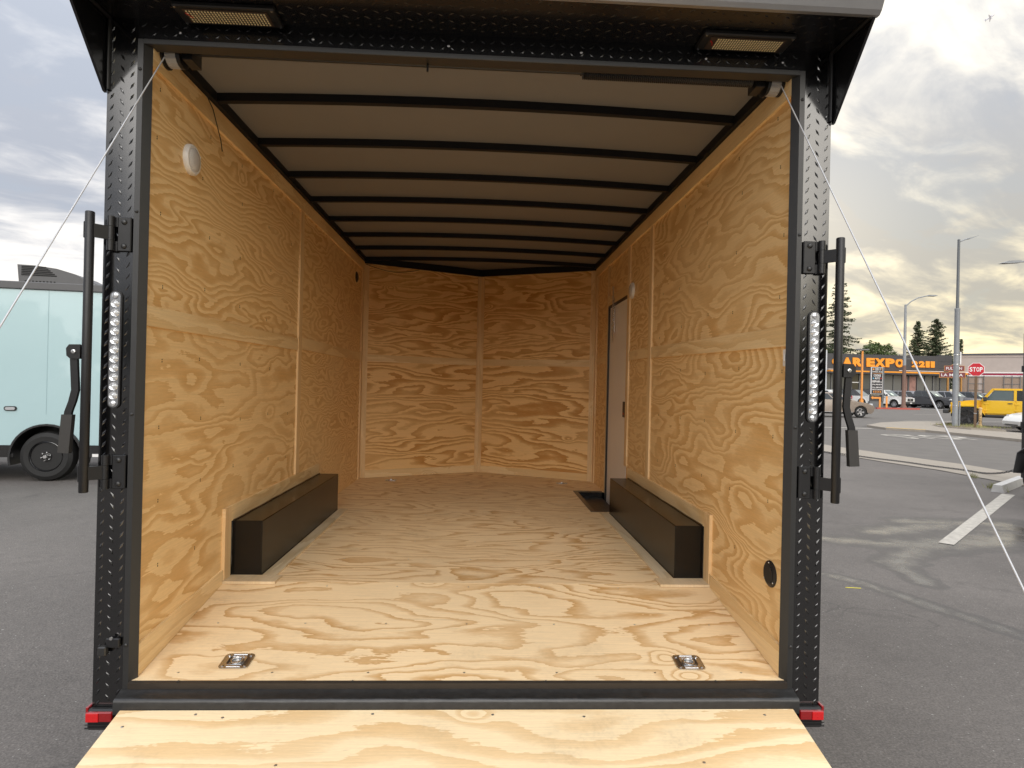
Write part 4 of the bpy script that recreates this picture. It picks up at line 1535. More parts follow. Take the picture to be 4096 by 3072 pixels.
def cabin(root, paint, g, side_splits, roof_rack=False, glass=GLASS):
    """g = xb0 (rear base), xb1 (front base), xr0, xr1, zb, zr, wb, wt"""
    xb0, xb1, xr0, xr1, zb, zr, wb, wt = g
    bm = bmesh.new()
    V = [bm.verts.new(q) for q in ((xb0, -wb, zb), (xb1, -wb, zb), (xb1, wb, zb), (xb0, wb, zb), (xr0, -wt, zr), (xr1, -wt, zr), (xr1, wt, zr), (xr0, wt, zr))]
    for f in ((0, 3, 2, 1), (4, 5, 6, 7), (0, 1, 5, 4), (1, 2, 6, 5), (2, 3, 7, 6), (3, 0, 4, 7)):
        bm.faces.new([V[i] for i in f])
    ed = [e for e in bm.edges if max(e.verts[0].co.z, e.verts[1].co.z) > zb + .01]
    bmesh.ops.bevel(bm, geom=ed, offset=.05, segments=2, affect='EDGES')
    MB().bm(bm).build('cabin', paint, root, smooth=35)
    c = [Vector(q) for q in ((xb0, -wb, zb), (xb1, -wb, zb), (xb1, wb, zb), (xb0, wb, zb), (xr0, -wt, zr), (xr1, -wt, zr), (xr1, wt, zr), (xr0, wt, zr))]
    on_face((c[1], c[2], c[6], c[5]), .07, .93, .06, .90, .006).build('windscreen', GLASSL, root)
    on_face((c[3], c[0], c[4], c[7]), .08, .92, .12, .88, .006).build('rear_window', glass, root)
    for u0, u1 in side_splits:
        on_face((c[0], c[1], c[5], c[4]), u0, u1, .06, .86, .006).build('side_window', glass, root)
        on_face((c[2], c[3], c[7], c[6]), 1 - u1, 1 - u0, .06, .86, .006).build('side_window', glass, root)
    return c


def small(root, name, m, *bx, ch=.01):
    return MB().box(*bx, ch=ch).build(name, m, root)


def pickup(label, loc, hd, paint, sc=1.12, white_badge=False, crew=True, group='pickups on the sales lot'):
    R_ = empty('pickup_truck', (*loc, 0.05), rad(hd), label, 'pickup', group)
    R_.scale = (sc, sc, sc)
    r = .39
    top = [(2.62, .55), (2.66, .78), (2.58, 1.02), (2.30, 1.10), (1.35, 1.17), (.95, 1.19), (-.95, 1.19), (-.97, 1.13), (-2.72, 1.13), (-2.76, .62)]
    bot = []
    for cx in (-1.62, 1.62):
        for k in range(11):
            a = math.pi - math.pi * k / 10
            bot.append((cx + .48 * math.cos(a), .40 + .50 * math.sin(a)))
    poly = top + [(-2.70, .45), (-2.1, .40)] + bot[:11] + bot[11:] + [(2.2, .40), (2.5, .42)]
    body_from(poly, .94, .06, .90).build('body', paint, R_, smooth=35)
    small(R_, 'underbody', PLAST, -2.3, 2.2, -.78, .78, .34, .62)
    cabin(R_, paint, (-1.0, 1.20, -.80, .42, 1.15, 1.78, .86, .70), ((.10, .46), (.50, .86)))
    small(R_, 'grille', PLAST, 2.645, 2.70, -.52, .52, .70, .98, ch=.02)
    small(R_, 'grille_surround', CHROME if white_badge is False else paint, 2.64, 2.685, -.60, .60, .66, 1.02, ch=.03)
    small(R_, 'emblem', CHROME, 2.70, 2.715, -.09, .09, .79, .89, ch=.02)
    small(R_, 'bumper', PLAST, 2.45, 2.76, -.84, .84, .40, .64, ch=.05)
    small(R_, 'number_plate', WHITE, 2.762, 2.772, -.16, .16, .47, .57, ch=.004)
    for s_ in (-1, 1):
        small(R_, 'headlight', HEADL, 2.42, 2.66, s_ * .62, s_ * .88, .86, 1.0, ch=.03)
        small(R_, 'mirror', PLAST, .92, 1.06, s_ * .98, s_ * 1.14, 1.19, 1.36, ch=.03)
        small(R_, 'tail_light', TAILL, -2.76, -2.68, s_ * .80, s_ * .945, .80, 1.10, ch=.01)
        for x in (.75, -.25):
            small(R_, 'door_handle', PLAST, x - .18, x, s_ * .935, s_ * .965, 1.0, 1.04, ch=.01)
        for cx in (-1.62, 1.62):
            b = MB()
            pts = [(cx + .50 * math.cos(math.pi * k / 10), s_ * .955, .40 + .52 * math.sin(math.pi * k / 10)) for k in range(11)]
            b.tube(pts, .045, 6)
            b.build('arch_flare', PLAST if white_badge is False else paint, R_, smooth=50)
    MB().add([(1.18, -.45, 1.26), (1.18, -.05, 1.26), (.92, -.05, 1.46), (.92, -.45, 1.46)], [(0, 1, 2, 3)]).build('price_sticker', PAPER, R_)
    R_.children[-1].location = (.035, 0, .02)
    put_wheels(R_, (-1.62, 1.62), .80, r, .25, 6, ALLOY)
    return R_


def suv(label, loc, hd, paint, sc=1.1, low=False, cat='car', name='parked_car', group='cars behind the pickups', wheels=True, rack=False):
    R_ = empty(name, (*loc, 0.05), rad(hd), label, cat, group)
    R_.scale = (sc, sc, sc)
    zt = 1.66 if not low else 1.46
    top = [(2.28, .50), (2.30, .78), (2.15, .92), (1.25, 1.02), (1.0, 1.04), (-2.2, 1.06), (-2.3, .85), (-2.32, .5)]
    bot = []
    for cx in (-1.38, 1.38):
        for k in range(11):
            a = math.pi - math.pi * k / 10
            bot.append((cx + .41 * math.cos(a), .34 + .42 * math.sin(a)))
    poly = top + [(-2.2, .34)] + bot + [(2.15, .34)]
    body_from(poly, .92, .06, .90).build('body', paint, R_, smooth=35)
    small(R_, 'underbody', PLAST, -2.0, 2.0, -.75, .75, .28, .55)
    cabin(R_, paint, (-2.22, 1.15, -1.95, .30, 1.02, zt, .85, .66), ((.08, .30), (.33, .58), (.61, .84)))
    small(R_, 'grille', PLAST, 2.28, 2.33, -.45, .45, .62, .82, ch=.02)
    small(R_, 'bumper', PLAST, 2.12, 2.36, -.80, .80, .32, .52, ch=.05)
    for s_ in (-1, 1):
        small(R_, 'headlight', HEADL, 2.05, 2.29, s_ * .52, s_ * .84, .74, .88, ch=.03)
        small(R_, 'tail_light', TAILL, -2.34, -2.22, s_ * .66, s_ * .90, .80, .98, ch=.02)
        small(R_, 'mirror', paint, .84, .98, s_ * .94, s_ * 1.08, 1.04, 1.18, ch=.03)
        if rack:
            MB().tube([(-1.8, s_ * .6, zt + .05), (.2, s_ * .6, zt + .05)], .022, 6).build('roof_rail', PLAST, R_)
    put_wheels(R_, (-1.38, 1.38), .80, .34, .22, 5, ALLOY)
    return R_


def paintm(name, c, metal=.0, rough=.3):
    return mat(name, c, rough, metal, coat=.7, noise=.03, nscale=2)


WHITEP = paintm('white_car_paint', (.72, .72, .70))
GREYP = paintm('dark_grey_car_paint', (.065, .067, .075), .3)
SILVP = paintm('silver_grey_car_paint', (.34, .34, .36), .4)
SILV2 = paintm('mid_grey_car_paint', (.105, .107, .118), .4)
TAUPE = paintm('taupe_car_paint', (.27, .225, .19), .45)
BLK = paintm('black_car_paint', (.02, .02, .022))
pickup('white pickup facing the street beside the red kerb', (46.0, 66.4), -63, WHITEP, 1.12, True)
pickup('dark grey crew-cab pickup parked next to the white pickup', (51.6, 66.9), -63, GREYP, 1.14)
pickup('silver-grey pickup parked just right of the dark grey pickup', (54.9, 67.6), -63, SILVP, 1.14)
pickup('mid-grey pickup parked behind the yellow off-roader and stop sign', (57.9, 68.2), -63, SILV2, 1.14)
suv('white SUV behind the taupe hatchback, left of the orange post', (43.4, 72.5), -60, WHITEP, 1.15)
suv('black SUV between the orange post and the white SUV on the lot', (46.6, 72.6), -62, BLK, 1.2, rack=True)
suv('dark SUV with roof rails right behind the white pickup', (50.3, 73.2), -62, BLK, 1.22, rack=True)
suv('grey SUV parked behind the dark grey pickup', (54.6, 73.2), -62, SILVP, 1.2)
suv('white SUV parked behind the silver-grey pickup near the showroom', (59.4, 73.4), -62, WHITEP, 1.22)
suv('black SUV seen behind the street-name post on the lot', (62.5, 72.8), -62, BLK, 1.18)
suv('white SUV by the beige building, behind the stop sign', (64.9, 72.0), -62, WHITEP, 1.18)
suv('silver SUV at the right end of the lot behind the yellow off-roader', (60.9, 69.0), -63, SILVP, 1.12, rack=True)

# taupe hatchback on the avenue
HB = empty('hatchback', (23.3, 37.75, .01), rad(-9), 'taupe hatchback driving along the avenue behind the right lock bar', 'car')
HB.scale = (1.1, 1.1, 1.1)
top = [(2.13, .42), (2.16, .60), (2.08, .74), (1.75, .86), (1.0, .98), (.6, 1.02), (-1.2, 1.06), (-1.95, 1.10), (-2.12, .90), (-2.14, .5)]
bot = []
for cx in (-1.33, 1.33):
    for k in range(11):
        a = math.pi - math.pi * k / 10
        bot.append((cx + .37 * math.cos(a), .32 + .38 * math.sin(a)))
body_from(top + [(-2.0, .26)] + bot + [(1.95, .24)], .90, .08, .86, segs=3).build('body', TAUPE, HB, smooth=40)
small(HB, 'underbody', PLAST, -1.9, 1.8, -.74, .74, .2, .5)
cabin(HB, TAUPE, (-2.02, 1.12, -1.35, .05, .98, 1.47, .82, .58), ((.18, .34), (.37, .60), (.63, .88)))
for s_ in (-1, 1):
    small(HB, 'headlight', HEADL, 1.72, 2.05, s_ * .50, s_ * .80, .70, .84, ch=.03)
    small(HB, 'tail_light', TAILL, -2.14, -1.98, s_ * .58, s_ * .86, .84, 1.0, ch=.03)
    small(HB, 'mirror', TAUPE, .62, .76, s_ * .90, s_ * 1.04, .98, 1.10, ch=.03)
    small(HB, 'sill_trim', CHROME, -.9, .9, s_ * .885, s_ * .905, .30, .325, ch=.004)
    for x in (.25, -.75):
        small(HB, 'door_handle', CHROME, x - .16, x, s_ * .89, s_ * .925, .84, .87, ch=.008)
small(HB, 'grille', PLAST, 2.10, 2.17, -.45, .45, .38, .58, ch=.03)
put_wheels(HB, (-1.33, 1.33), .77, .33, .21, 5, ALLOY)

# yellow off-roader (front to the left)
YEL = paintm('yellow_car_paint', (.78, .47, .018))
J = empty('off_roader', (27.4, 28.5, 0), rad(140), 'yellow four-door off-roader with hard top behind the stop sign', 'car')
J.scale = (1.15, 1.15, 1.15)
J_ = lambda b, n, m, par=None, **k: b.build(n, m, par or J, **k)
tub = [(.98, .62), (.98, 1.20), (-2.05, 1.20), (-2.08, .62), (-1.95, .58), (-1.85, .95), (-1.15, .95), (-.98, .58), (.75, .56)]
bm_ = body_from(tub, .79, .04, 1.0)
J_(bm_, 'body', YEL, smooth=35)
J_(MB().prism([(.96, .75), (.96, 1.20), (1.35, 1.19), (2.02, 1.10), (2.08, 1.02), (2.08, .62), (1.9, .6)], 'y', -.62, .62), 'hood', YEL)
J_(MB().box(2.07, 2.12, -.60, .60, .62, 1.08, ch=.02), 'grille', YEL)
gs = MB()
for k in range(7):
    gs.box(2.118, 2.126, -.27 + k * .082, -.22 + k * .082, .72, 1.0)
J_(gs, 'grille_slot', PLAST, each=True)
J_(MB().prism([(.86, 1.19), (1.0, 1.19), (.66, 1.66), (.54, 1.68)], 'y', -.74, .74), 'windscreen_frame', YEL)
J_(on_face(((1.0, -.64, 1.22), (1.0, .64, 1.22), (.68, .62, 1.62), (.68, -.62, 1.62)), 0, 1, 0, 1, .012), 'windscreen', GLASSL)
ht = MB()
ht.prism([(.66, 1.66), (.60, 1.74), (-1.98, 1.76), (-2.03, 1.21), (-1.93, 1.21), (-1.93, 1.66)], 'y', -.74, .74)
J_(ht, 'hard_top', YEL)
pil = MB()
for s_ in (-1, 1):
    ys_ = (s_ * .735, s_ * .775)
    pil.prism([(.90, 1.205), (.86, 1.205), (.54, 1.66), (.60, 1.66)], 'y', *ys_)
    pil.prism([(-.16, 1.205), (-.26, 1.205), (-.26, 1.665), (-.16, 1.665)], 'y', *ys_)
    pil.prism([(-1.08, 1.205), (-1.18, 1.205), (-1.18, 1.665), (-1.08, 1.665)], 'y', *ys_)
    pil.prism([(-1.90, 1.205), (-2.03, 1.205), (-2.03, 1.665), (-1.90, 1.665)], 'y', *ys_)
    pil.prism([(.545, 1.662), (-2.03, 1.662), (-2.03, 1.72), (.545, 1.72)], 'y', *ys_)
J_(pil, 'window_pillar', YEL, each=True)
for s_ in (-1, 1):
    for (a, c, sl_) in ((-.155, .80, .29), (-1.075, -.265, 0), (-1.895, -1.185, 0)):
        b = MB()
        b.prism([(a, 1.207), (c, 1.207), (c - sl_, 1.660), (a, 1.660)], 'y', s_ * .738, s_ * .752)
        J_(b, 'side_window', GLASSL if sl_ else GLASS)
    # doors, slightly proud, with hinges and handle
    for (a, c) in ((-.19, .84), (-1.10, -.24)):
        d_ = J_(MB().box(c, a, s_ * .785, s_ * .806, .62, 1.195, ch=.015), 'door', YEL)
        J_(MB().box(a + .07, a + .24, s_ * .806, s_ * .83, 1.06, 1.10, ch=.008), 'door_handle', PLAST, d_)
        for z in (.76, 1.05):
            J_(MB().box(c - .13, c + .05, s_ * .806, s_ * .818, z - .03, z + .03, ch=.006), 'door_hinge', YEL, d_)
    # flat fenders
    for cx, fr in ((1.475, 1), (-1.475, 0)):
        r_ = .50
        pts = [(cx + .62, .62), (cx + .50, .86), (cx + .30, .985), (cx - .22, .995), (cx - .42, .90), (cx - .64, .60)]
        b = MB()
        vs, fs = [], []
        for (x, z) in pts:
            for (yy, dz_) in ((s_ * .60, 0), (s_ * .93, -.02), (s_ * .93, -.085), (s_ * .60, -.05)):
                vs.append((x, yy, z + dz_))
        for k in range(len(pts) - 1):
            for e in range(4):
                fs.append((k * 4 + e, k * 4 + (e + 1) % 4, (k + 1) * 4 + (e + 1) % 4, (k + 1) * 4 + e))
        fs += [(0, 1, 2, 3), tuple(len(pts) * 4 - 4 + e for e in (3, 2, 1, 0))]
        b.add(vs, fs)
        J_(b, 'fender', YEL, smooth=35)
    J_(MB().box(.78, .92, s_ * .86, s_ * 1.02, 1.16, 1.36, ch=.03), 'mirror', PLAST)
    J_(MB().lathe([(.09, 0), (.085, .02), (.01, .035)], (2.125, s_ * .43, .88), 'x', 16), 'headlight', HEADL, smooth=40)
    J_(MB().box(2.0, 2.06, s_ * .78, s_ * .88, .84, .90, ch=.01), 'turn_light', mat('amber_lens', (.75, .22, .02), .3, coat=1.0))
    J_(MB().box(-.9, .85, s_ * .72, s_ * .86, .46, .56, ch=.02), 'side_step', PLAST)
J_(MB().box(2.16, 2.40, -.82, .82, .56, .74, ch=.03), 'bumper', PLAST)
J_(MB().box(-2.0, 2.1, -.45, .45, .42, .62), 'chassis', PLAST)
put_wheels(J, (-1.475, 1.475), .80, .45, .30, 5, BLK)

# white saloon nose at the right edge
S_ = empty('saloon_car', (26.6, 24.25, 0), rad(165), 'white saloon car, only its nose showing at the right edge', 'car')
top = [(2.36, .30), (2.38, .48), (2.25, .66), (1.9, .80), (1.3, .92), (.9, .98), (-1.6, 1.04), (-2.2, 1.0), (-2.35, .7), (-2.35, .4)]
bot = []
for cx in (-1.42, 1.42):
    for k in range(11):
        a = math.pi - math.pi * k / 10
        bot.append((cx + .37 * math.cos(a), .33 + .38 * math.sin(a)))
body_from(top + [(-2.2, .25)] + bot + [(2.2, .24)], .92, .09, .80, segs=3).build('body', WHITEP, S_, smooth=40)
small(S_, 'underbody', PLAST, -2.0, 2.0, -.76, .76, .2, .5)
cabin(S_, WHITEP, (-1.9, 1.25, -.9, .15, .94, 1.44, .82, .56), ((.18, .46), (.5, .86)))
small(S_, 'air_intake', PLAST, 2.28, 2.365, -.55, .55, .28, .40, ch=.03)
for s_ in (-1, 1):
    small(S_, 'headlight', HEADL, 1.95, 2.18, s_ * .56, s_ * .80, .66, .76, ch=.03)
put_wheels(S_, (-1.42, 1.42), .80, .34, .22, 5, ALLOY)

# ================================================================== buildings
FASC = mat('charcoal_fascia', (.045, .045, .048), .6, noise=.12, nscale=2)
ORNG = mat('orange_sign_face', (.80, .30, .015), .45)
ORNL = mat('orange_paint', (.75, .30, .06), .5, noise=.1, nscale=6)
BEIG = mat('beige_stucco', (.42, .36, .325), .85, noise=.10, nscale=1.2, bump=.3, bscale=30)
TAN = mat('tan_wall', (.30, .225, .175), .85, noise=.12, nscale=2)
MARO = mat('maroon_band', (.26, .015, .045), .6)
SHOW = mat('showroom_glass', (.07, .075, .075), .08, ior=1.6)
FRAM = mat('window_frame_grey', (.16, .16, .16), .5)
PALE = mat('pale_interior_panel', (.40, .36, .31), .7, noise=.3, nscale=.8)
BY = 78.0
CE = empty('dealership_building', (54, BY, 0), 0, 'charcoal car showroom with big orange letters along its fascia', 'building')


def PB(b, n, m, par=None, **k):
    for i, q in enumerate(b.v):
        b.v[i] = (q[0] - 54, q[1] - BY, q[2])
    return b.build(n, m, par or CE, **k)


PB(MB().box(45.9, 61.4, BY, BY + .6, 4.30, 6.85), 'fascia', FASC)
PB(MB().box(45.8, 63.3, BY + .6, BY + 16, .05, 6.3), 'hall', FASC)
PB(MB().box(45.45, 45.88, BY - .2, BY + .5, .05, 7.25), 'end_pillar', mat('pale_pillar', (.5, .52, .55), .6))
bk = MB()
for i in range(4):
    for j in range(3):
        bk.box(61.42 + i * .5, 61.90 + i * .5, BY + .02 + i * .02, BY + .5, 4.32 + j * .9, 5.2 + j * .9)
PB(bk, 'fascia_block', FASC, each=True)
PB(MB().box(45.9, 65.8, BY - 1.1, BY - .05, 4.42, 4.60), 'canopy_edge', ORNG)
PB(MB().box(45.9, 65.8, BY - 1.05, BY, 4.20, 4.41), 'canopy', FASC)
PB(MB().box(45.9, 48.4, BY - .5, BY - .1, 4.70, 4.76), 'light_strip', WHITE)
PB(MB().box(55.5, 61.6, BY - .7, BY - .62, 4.72, 4.78), 'light_strip', WHITE)
for ch_, x0, x1 in (('C', 46.61, 47.98), ('A', 48.03, 49.36), ('R', 49.44, 50.82), ('E', 51.33, 52.48), ('X', 52.46, 53.92), ('P', 53.96, 55.22), ('O', 55.32, 56.46)):
    lettering('letter', ch_, x0 - 54, x1 - 54, 5.19, 6.36, -.01, ORNG, CE, .07, .14)
for k, ch_ in enumerate('2211'):
    x0 = 57.62 + (0, .96, 1.92, 2.62)[k]
    w_ = .86 if k < 2 else .56
    lettering('letter', ch_, x0 - 54, x0 + w_ - 54, 5.27, 6.12, -.01, ORNG, CE, .07, .12)
# glazing bay by bay
bays = [(46.0, 46.6, 0), (46.7, 48.0, 0), (48.1, 49.4, 0), (49.5, 50.45, 1), (50.55, 53.4, 0), (53.5, 55.2, 2), (55.3, 56.4, 2), (56.5, 57.3, 3), (57.4, 58.5, 3), (58.6, 59.6, 2), (59.7, 60.7, 2), (60.8, 61.7, 2), (61.8, 63.2, 2)]
for x0, x1, kind_ in bays:
    w_ = PB(MB().box(x0, x1, BY + .18, BY + .22, .3, 4.18), 'window', [SHOW, mat('door_glass', (.05, .045, .03), .1), mat('shaded_glass', (.13, .13, .125), .1), mat('poster_glass', (.16, .11, .10), .3)][kind_])
    f = MB()
    f.box(x0 - .05, x0 + .03, BY + .08, BY + .24, .05, 4.19)
    PB(f, 'mullion', FRAM, w_)
    if kind_ == 1:
        PB(MB().box(x0, x1, BY + .1, BY + .17, 3.0, 3.1), 'door_rail', WHITE, w_)
    if kind_ == 3:
        PB(MB().box(x0 + .1, x1 - .15, BY + .12, BY + .17, 1.6, 4.0), 'poster', mat('poster_print', (.30, .16, .13), .6, noise=.6, nscale=2.5), w_)
for x in (62.03, 63.88, 66.0):
    PB(MB().box(x - .09, x + .09, BY - 1.0, BY - .82, .05, 4.19), 'canopy_post', mat('ochre_post', (.40, .20, .05), .6))

BB = empty('beige_building', (68, 74, 0), 0, 'beige stucco store with a maroon band, behind the stop sign', 'building')


def PBB(b, n, m, par=None, **k):
    for i, q in enumerate(b.v):
        b.v[i] = (q[0] - 68, q[1] - 74, q[2])
    return b.build(n, m, par or BB, **k)


A_ = Vector((63.6, 77.9)); B_ = Vector((80.0, 64.4))
dB = (B_ - A_).normalized(); nB = Vector((dB.y, -dB.x))


def slabB(t0, t1, z0, z1, pr, depth, n, m, par=None):
    q = [A_ + dB * t0 + nB * pr, A_ + dB * t1 + nB * pr, A_ + dB * t1 + nB * (pr - depth), A_ + dB * t0 + nB * (pr - depth)]
    return PBB(MB().prism([tuple(x) for x in q], 'z', z0, z1), n, m, par)


LB = (B_ - A_).length
slabB(0, LB, .05, 7.05, 0, 9, 'wall', BEIG)
slabB(-.1, LB + .1, 7.05, 7.22, .15, 9.2, 'coping', mat('dark_coping', (.07, .075, .09), .5))
slabB(0, LB, 6.70, 6.80, .06, .059, 'string_course', BEIG)
slabB(0, LB, 4.35, 4.62, .07, .069, 'maroon_band', MARO)
slabB(0, LB, 4.625, 4.75, .09, .089, 'pale_band', WHITE)
slabB(0, LB, 4.22, 4.345, .09, .089, 'pale_band', WHITE)
for t0, t1 in ((.7, 2.6), (3.0, 9.4), (10.4, 15.5), (16.4, 20.5)):
    pn = slabB(t0, t1, .6, 4.15, .05, .049, 'wall_panel', TAN)
for t0 in (1.5, 5.2):
    for k in range(3):
        slabB(t0 + k * .82, t0 + .07 + k * .82, 1.2, 4.3, .16, .06, 'trellis_rail', FRAM)
    for k in range(4):
        slabB(t0, t0 + 1.71, 1.5 + k * .85, 1.57 + k * .85, .10, .045, 'trellis_rail', FRAM)

# ================================================================== signs, posts, lamps
GALVP = mat('galvanised_grey_pole', (.27, .285, .30), .55, .2, noise=.25, nscale=5)
WOODP = mat('brown_timber_post', (.15, .095, .055), .8, noise=.3, nscale=12)
STRED = mat('stop_sign_red', (.50, .012, .025), .4)
SIGNW = mat('sign_white', (.78, .77, .76), .4)
ST = empty('stop_sign', (22.75, 25.05, .155), rad(-38), 'red STOP sign on a brown timber post at the street corner', 'sign')
S2 = lambda b, n, m, par=None, **k: b.build(n, m, par or ST, **k)
S2(MB().box(-.05, .05, -.05, .05, 0, 2.5, ch=.008), 'post', WOODP)


def octo(r):
    return [(r / math.cos(math.pi / 8) * math.cos(math.pi / 8 + k * math.pi / 4), 2.66 + r / math.cos(math.pi / 8) * math.sin(math.pi / 8 + k * math.pi / 4)) for k in range(8)]


bd_ = S2(MB().prism(octo(.305), 'y', -.062, -.054), 'sign_border', SIGNW)
S2(MB().prism(octo(.285), 'y', -.0655, -.0622), 'sign_face', STRED)
for k, c in enumerate('STOP'):
    lettering('letter', c, -.245 + k * .125, -.135 + k * .125, 2.56, 2.77, -.0658, SIGNW, ST, .03, .002)
for z in (2.46, 2.87):
    S2(MB().lathe([(.009, 0), (.006, -.005)], (0, -.0656, z), 'y', 8), 'bolt', STEEL)
S2(MB().box(-.054, .054, -.054, .054, .62, .66), 'strap', STEEL)
for o in ST.children:
    pass

UP = empty('light_pole', (22.35, 25.75, .155), 0, 'tall grey street-light pole with a conduit beside the stop sign', 'pole')
U2 = lambda b, n, m, par=None, **k: b.build(n, m, par or UP, **k)
U2(MB().lathe([(.125, 0), (.118, .9), (.108, 5.45), (.115, 5.47), (.115, 5.55), (.06, 5.56)], (0, 0, 0), 'z', 18), 'lower_shaft', GALVP, smooth=35)
U2(MB().lathe([(.068, 5.56), (.055, 8.75), (.06, 8.8), (.02, 8.83)], (0, 0, 0), 'z', 14), 'upper_shaft', mat('dark_grey_pole', (.13, .14, .15), .5, .3), smooth=35)
U2(MB().tube([(0, 0, 8.68), (.25, -.02, 8.80), (.42, -.04, 8.86)], .03, 8), 'lamp_arm', GALVP)
U2(MB().prism([(.36, 8.83), (.42, 8.88), (.86, 9.0), (.88, 8.985), (.5, 8.84)], 'y', -.12, .06), 'lamp_head', GALVP)
U2(MB().tube([(.16, -.06, 0), (.165, -.06, .9), (.16, -.06, 1.15)], .035, 8), 'conduit', GALVP)
U2(MB().box(.10, .27, -.14, .02, 1.18, 1.42, ch=.01), 'junction_box', GALVP)
for z in (2.9, 3.35, .95):
    U2(MB().lathe([(.128, z), (.128, z + .03)], (0, 0, 0), 'z', 18), 'band', STEEL)
U2(MB().box(.115, .17, -.10, -.02, 2.9, 3.5, ch=.01), 'control_box', SIGNW)

SPP = empty('standpipe', (23.75, 25.95, .155), 0, 'cream yellow standpipe wrapped in wire beside the timber post', 'bollard')
SPP2 = lambda b, n, m, **k: b.build(n, m, SPP, **k)
SPP2(MB().lathe([(.085, 0), (.085, .07), (.06, .09), (.06, .80), (.075, .81), (.075, .87), (.03, .90)], (0, 0, 0), 'z', 14), 'pipe', mat('cream_yellow_paint', (.62, .43, .20), .6, noise=.2, nscale=8), smooth=35)
pts = []
for k in range(60):
    a = k * .75
    r_ = .075 + .02 * random.random()
    pts.append((r_ * math.cos(a), r_ * math.sin(a), .03 + .55 * k / 59 + random.uniform(-.03, .03)))
SPP2(MB().tube(pts, .009, 4), 'wire', mat('rusty_wire', (.12, .08, .05), .7))
g_ = tufts('grass', [(random.uniform(21.9, 23.7), random.uniform(24.3, 26.7), .155) for k in range(40)], 16, .14, .25)
tag(g_, 'sparse dry grass in the kerbed corner verge', 'grass')

SN = empty('street_name_sign', (31.2, 37.1, 0), rad(-30), 'maroon street-name blades with gold borders on a dark post', 'sign')
N2 = lambda b, n, m, par=None, **k: b.build(n, m, par or SN, **k)
MRN = mat('maroon_sign', (.17, .03, .035), .5)
GLD = mat('gold_border', (.50, .24, .05), .5)
N2(MB().lathe([(.05, 0), (.05, 3.0), (.035, 3.75), (.05, 3.8), (.01, 3.9)], (0, 0, 0), 'z', 12), 'post', mat('dark_post', (.05, .045, .04), .5), smooth=40)
for z, txt, x0, x1, hgt in ((3.42, 'FULTON', -.50, .56, .38), (2.98, 'LA MESA', -.76, .62, .38)):
    poly = [(x0, z - hgt / 2), (x1, z - hgt / 2), (x1, z + hgt * .32), (x0 + (x1 - x0) * .68, z + hgt * .32), (x0 + (x1 - x0) * .6, z + hgt * .52), (x0 + (x1 - x0) * .4, z + hgt * .52), (x0 + (x1 - x0) * .32, z + hgt * .32), (x0, z + hgt * .32)]
    cx_, cz_ = (x0 + x1) / 2, z
    bl_ = N2(MB().prism([(cx_ + (x - cx_) * 1.05, cz_ + (q - cz_) * 1.16) for x, q in poly], 'y', -.075, -.06), 'sign_border', GLD)
    N2(MB().prism(poly, 'y', -.082, -.0755), 'sign_blade', MRN, bl_)
    lettering('lettering', txt, x0 + .08, x1 - .12, z - .12, z + .06, -.0825, SIGNW, bl_, .01, .003)

SL = empty('street_lamp', (44.5, 60.75, 0.05), 0, 'street lamp with curved arm on a rusty-brown pole at the red kerb', 'street lamp')
L2 = lambda b, n, m, par=None, **k: b.build(n, m, par or SL, **k)
L2(MB().lathe([(.34, 0), (.30, .25), (.20, .45), (.17, 4.6)], (0, 0, 0), 'z', 14), 'lower_shaft', mat('rust_brown_pole', (.17, .10, .075), .7, noise=.2, nscale=3), smooth=35)
L2(MB().lathe([(.165, 4.6), (.11, 11.0), (.03, 11.05)], (0, 0, 0), 'z', 12), 'upper_shaft', GALVP, smooth=35)
L2(MB().tube([(0, 0, 10.85), (.5, -.1, 11.35), (1.2, -.2, 11.75), (2.0, -.3, 11.95), (2.3, -.32, 11.98)], .06, 8), 'lamp_arm', GALVP, smooth=50)
L2(MB().prism([(2.1, 11.93), (2.2, 12.06), (2.9, 12.06), (3.2, 11.98), (2.9, 11.92)], 'y', -.5, -.15), 'lamp_head', GALVP)
for z in (5.6, 6.1):
    L2(MB().tube([(-.75, 0, z - .35), (.7, 0, z - .3)], .03, 5), 'cross_bar', FRAM)

RL = empty('street_lamp', (29.9, 28.0, 0), 0, 'street lamp reaching in from the right, only its lamp head and arm in the picture', 'street lamp')
R2 = lambda b, n, m, **k: b.build(n, m, RL, **k)
R2(MB().lathe([(.14, 0), (.08, 8.3), (.02, 8.35)], (0, 0, 0), 'z', 12), 'shaft', GALVP, smooth=35)
R2(MB().tube([(0, 0, 8.0), (-1.0, 0, 8.4), (-2.2, 0, 8.55), (-2.7, 0, 8.50)], .04, 8), 'lamp_arm', GALVP, smooth=50)
R2(MB().prism([(-2.5, 8.47), (-2.55, 8.58), (-3.2, 8.53), (-3.55, 8.40), (-3.2, 8.40)], 'y', -.15, .15), 'lamp_head', GALVP)

OP = empty('lot_light_post', (40.2, 61.2, 0.05), 0, 'thin orange lot-light post with flat lamp, left of the tall sign', 'post')
MB().box(-.075, .075, -.075, .075, 0, 6.05).build('shaft', ORNL, OP)
MB().box(-.60, .62, -.25, .25, 6.12, 6.24, ch=.03).build('lamp_head', FRAM, OP)
MB().box(-.05, .05, -.05, .05, 6.05, 6.12).build('lamp_neck', FRAM, OP)
MB().box(-.14, .14, -.14, .14, 0, .9).build('base_sleeve', ORNL, OP)
OB = MB().lathe([(.09, 0), (.09, 1.25), (.06, 1.32)], (0, 0, 0), 'z', 12).build('bollard', ORNL, smooth=40)
OB.location = (42.35, 60.3, .04)
tag(OB, 'short orange bollard standing by the red kerb', 'bollard')

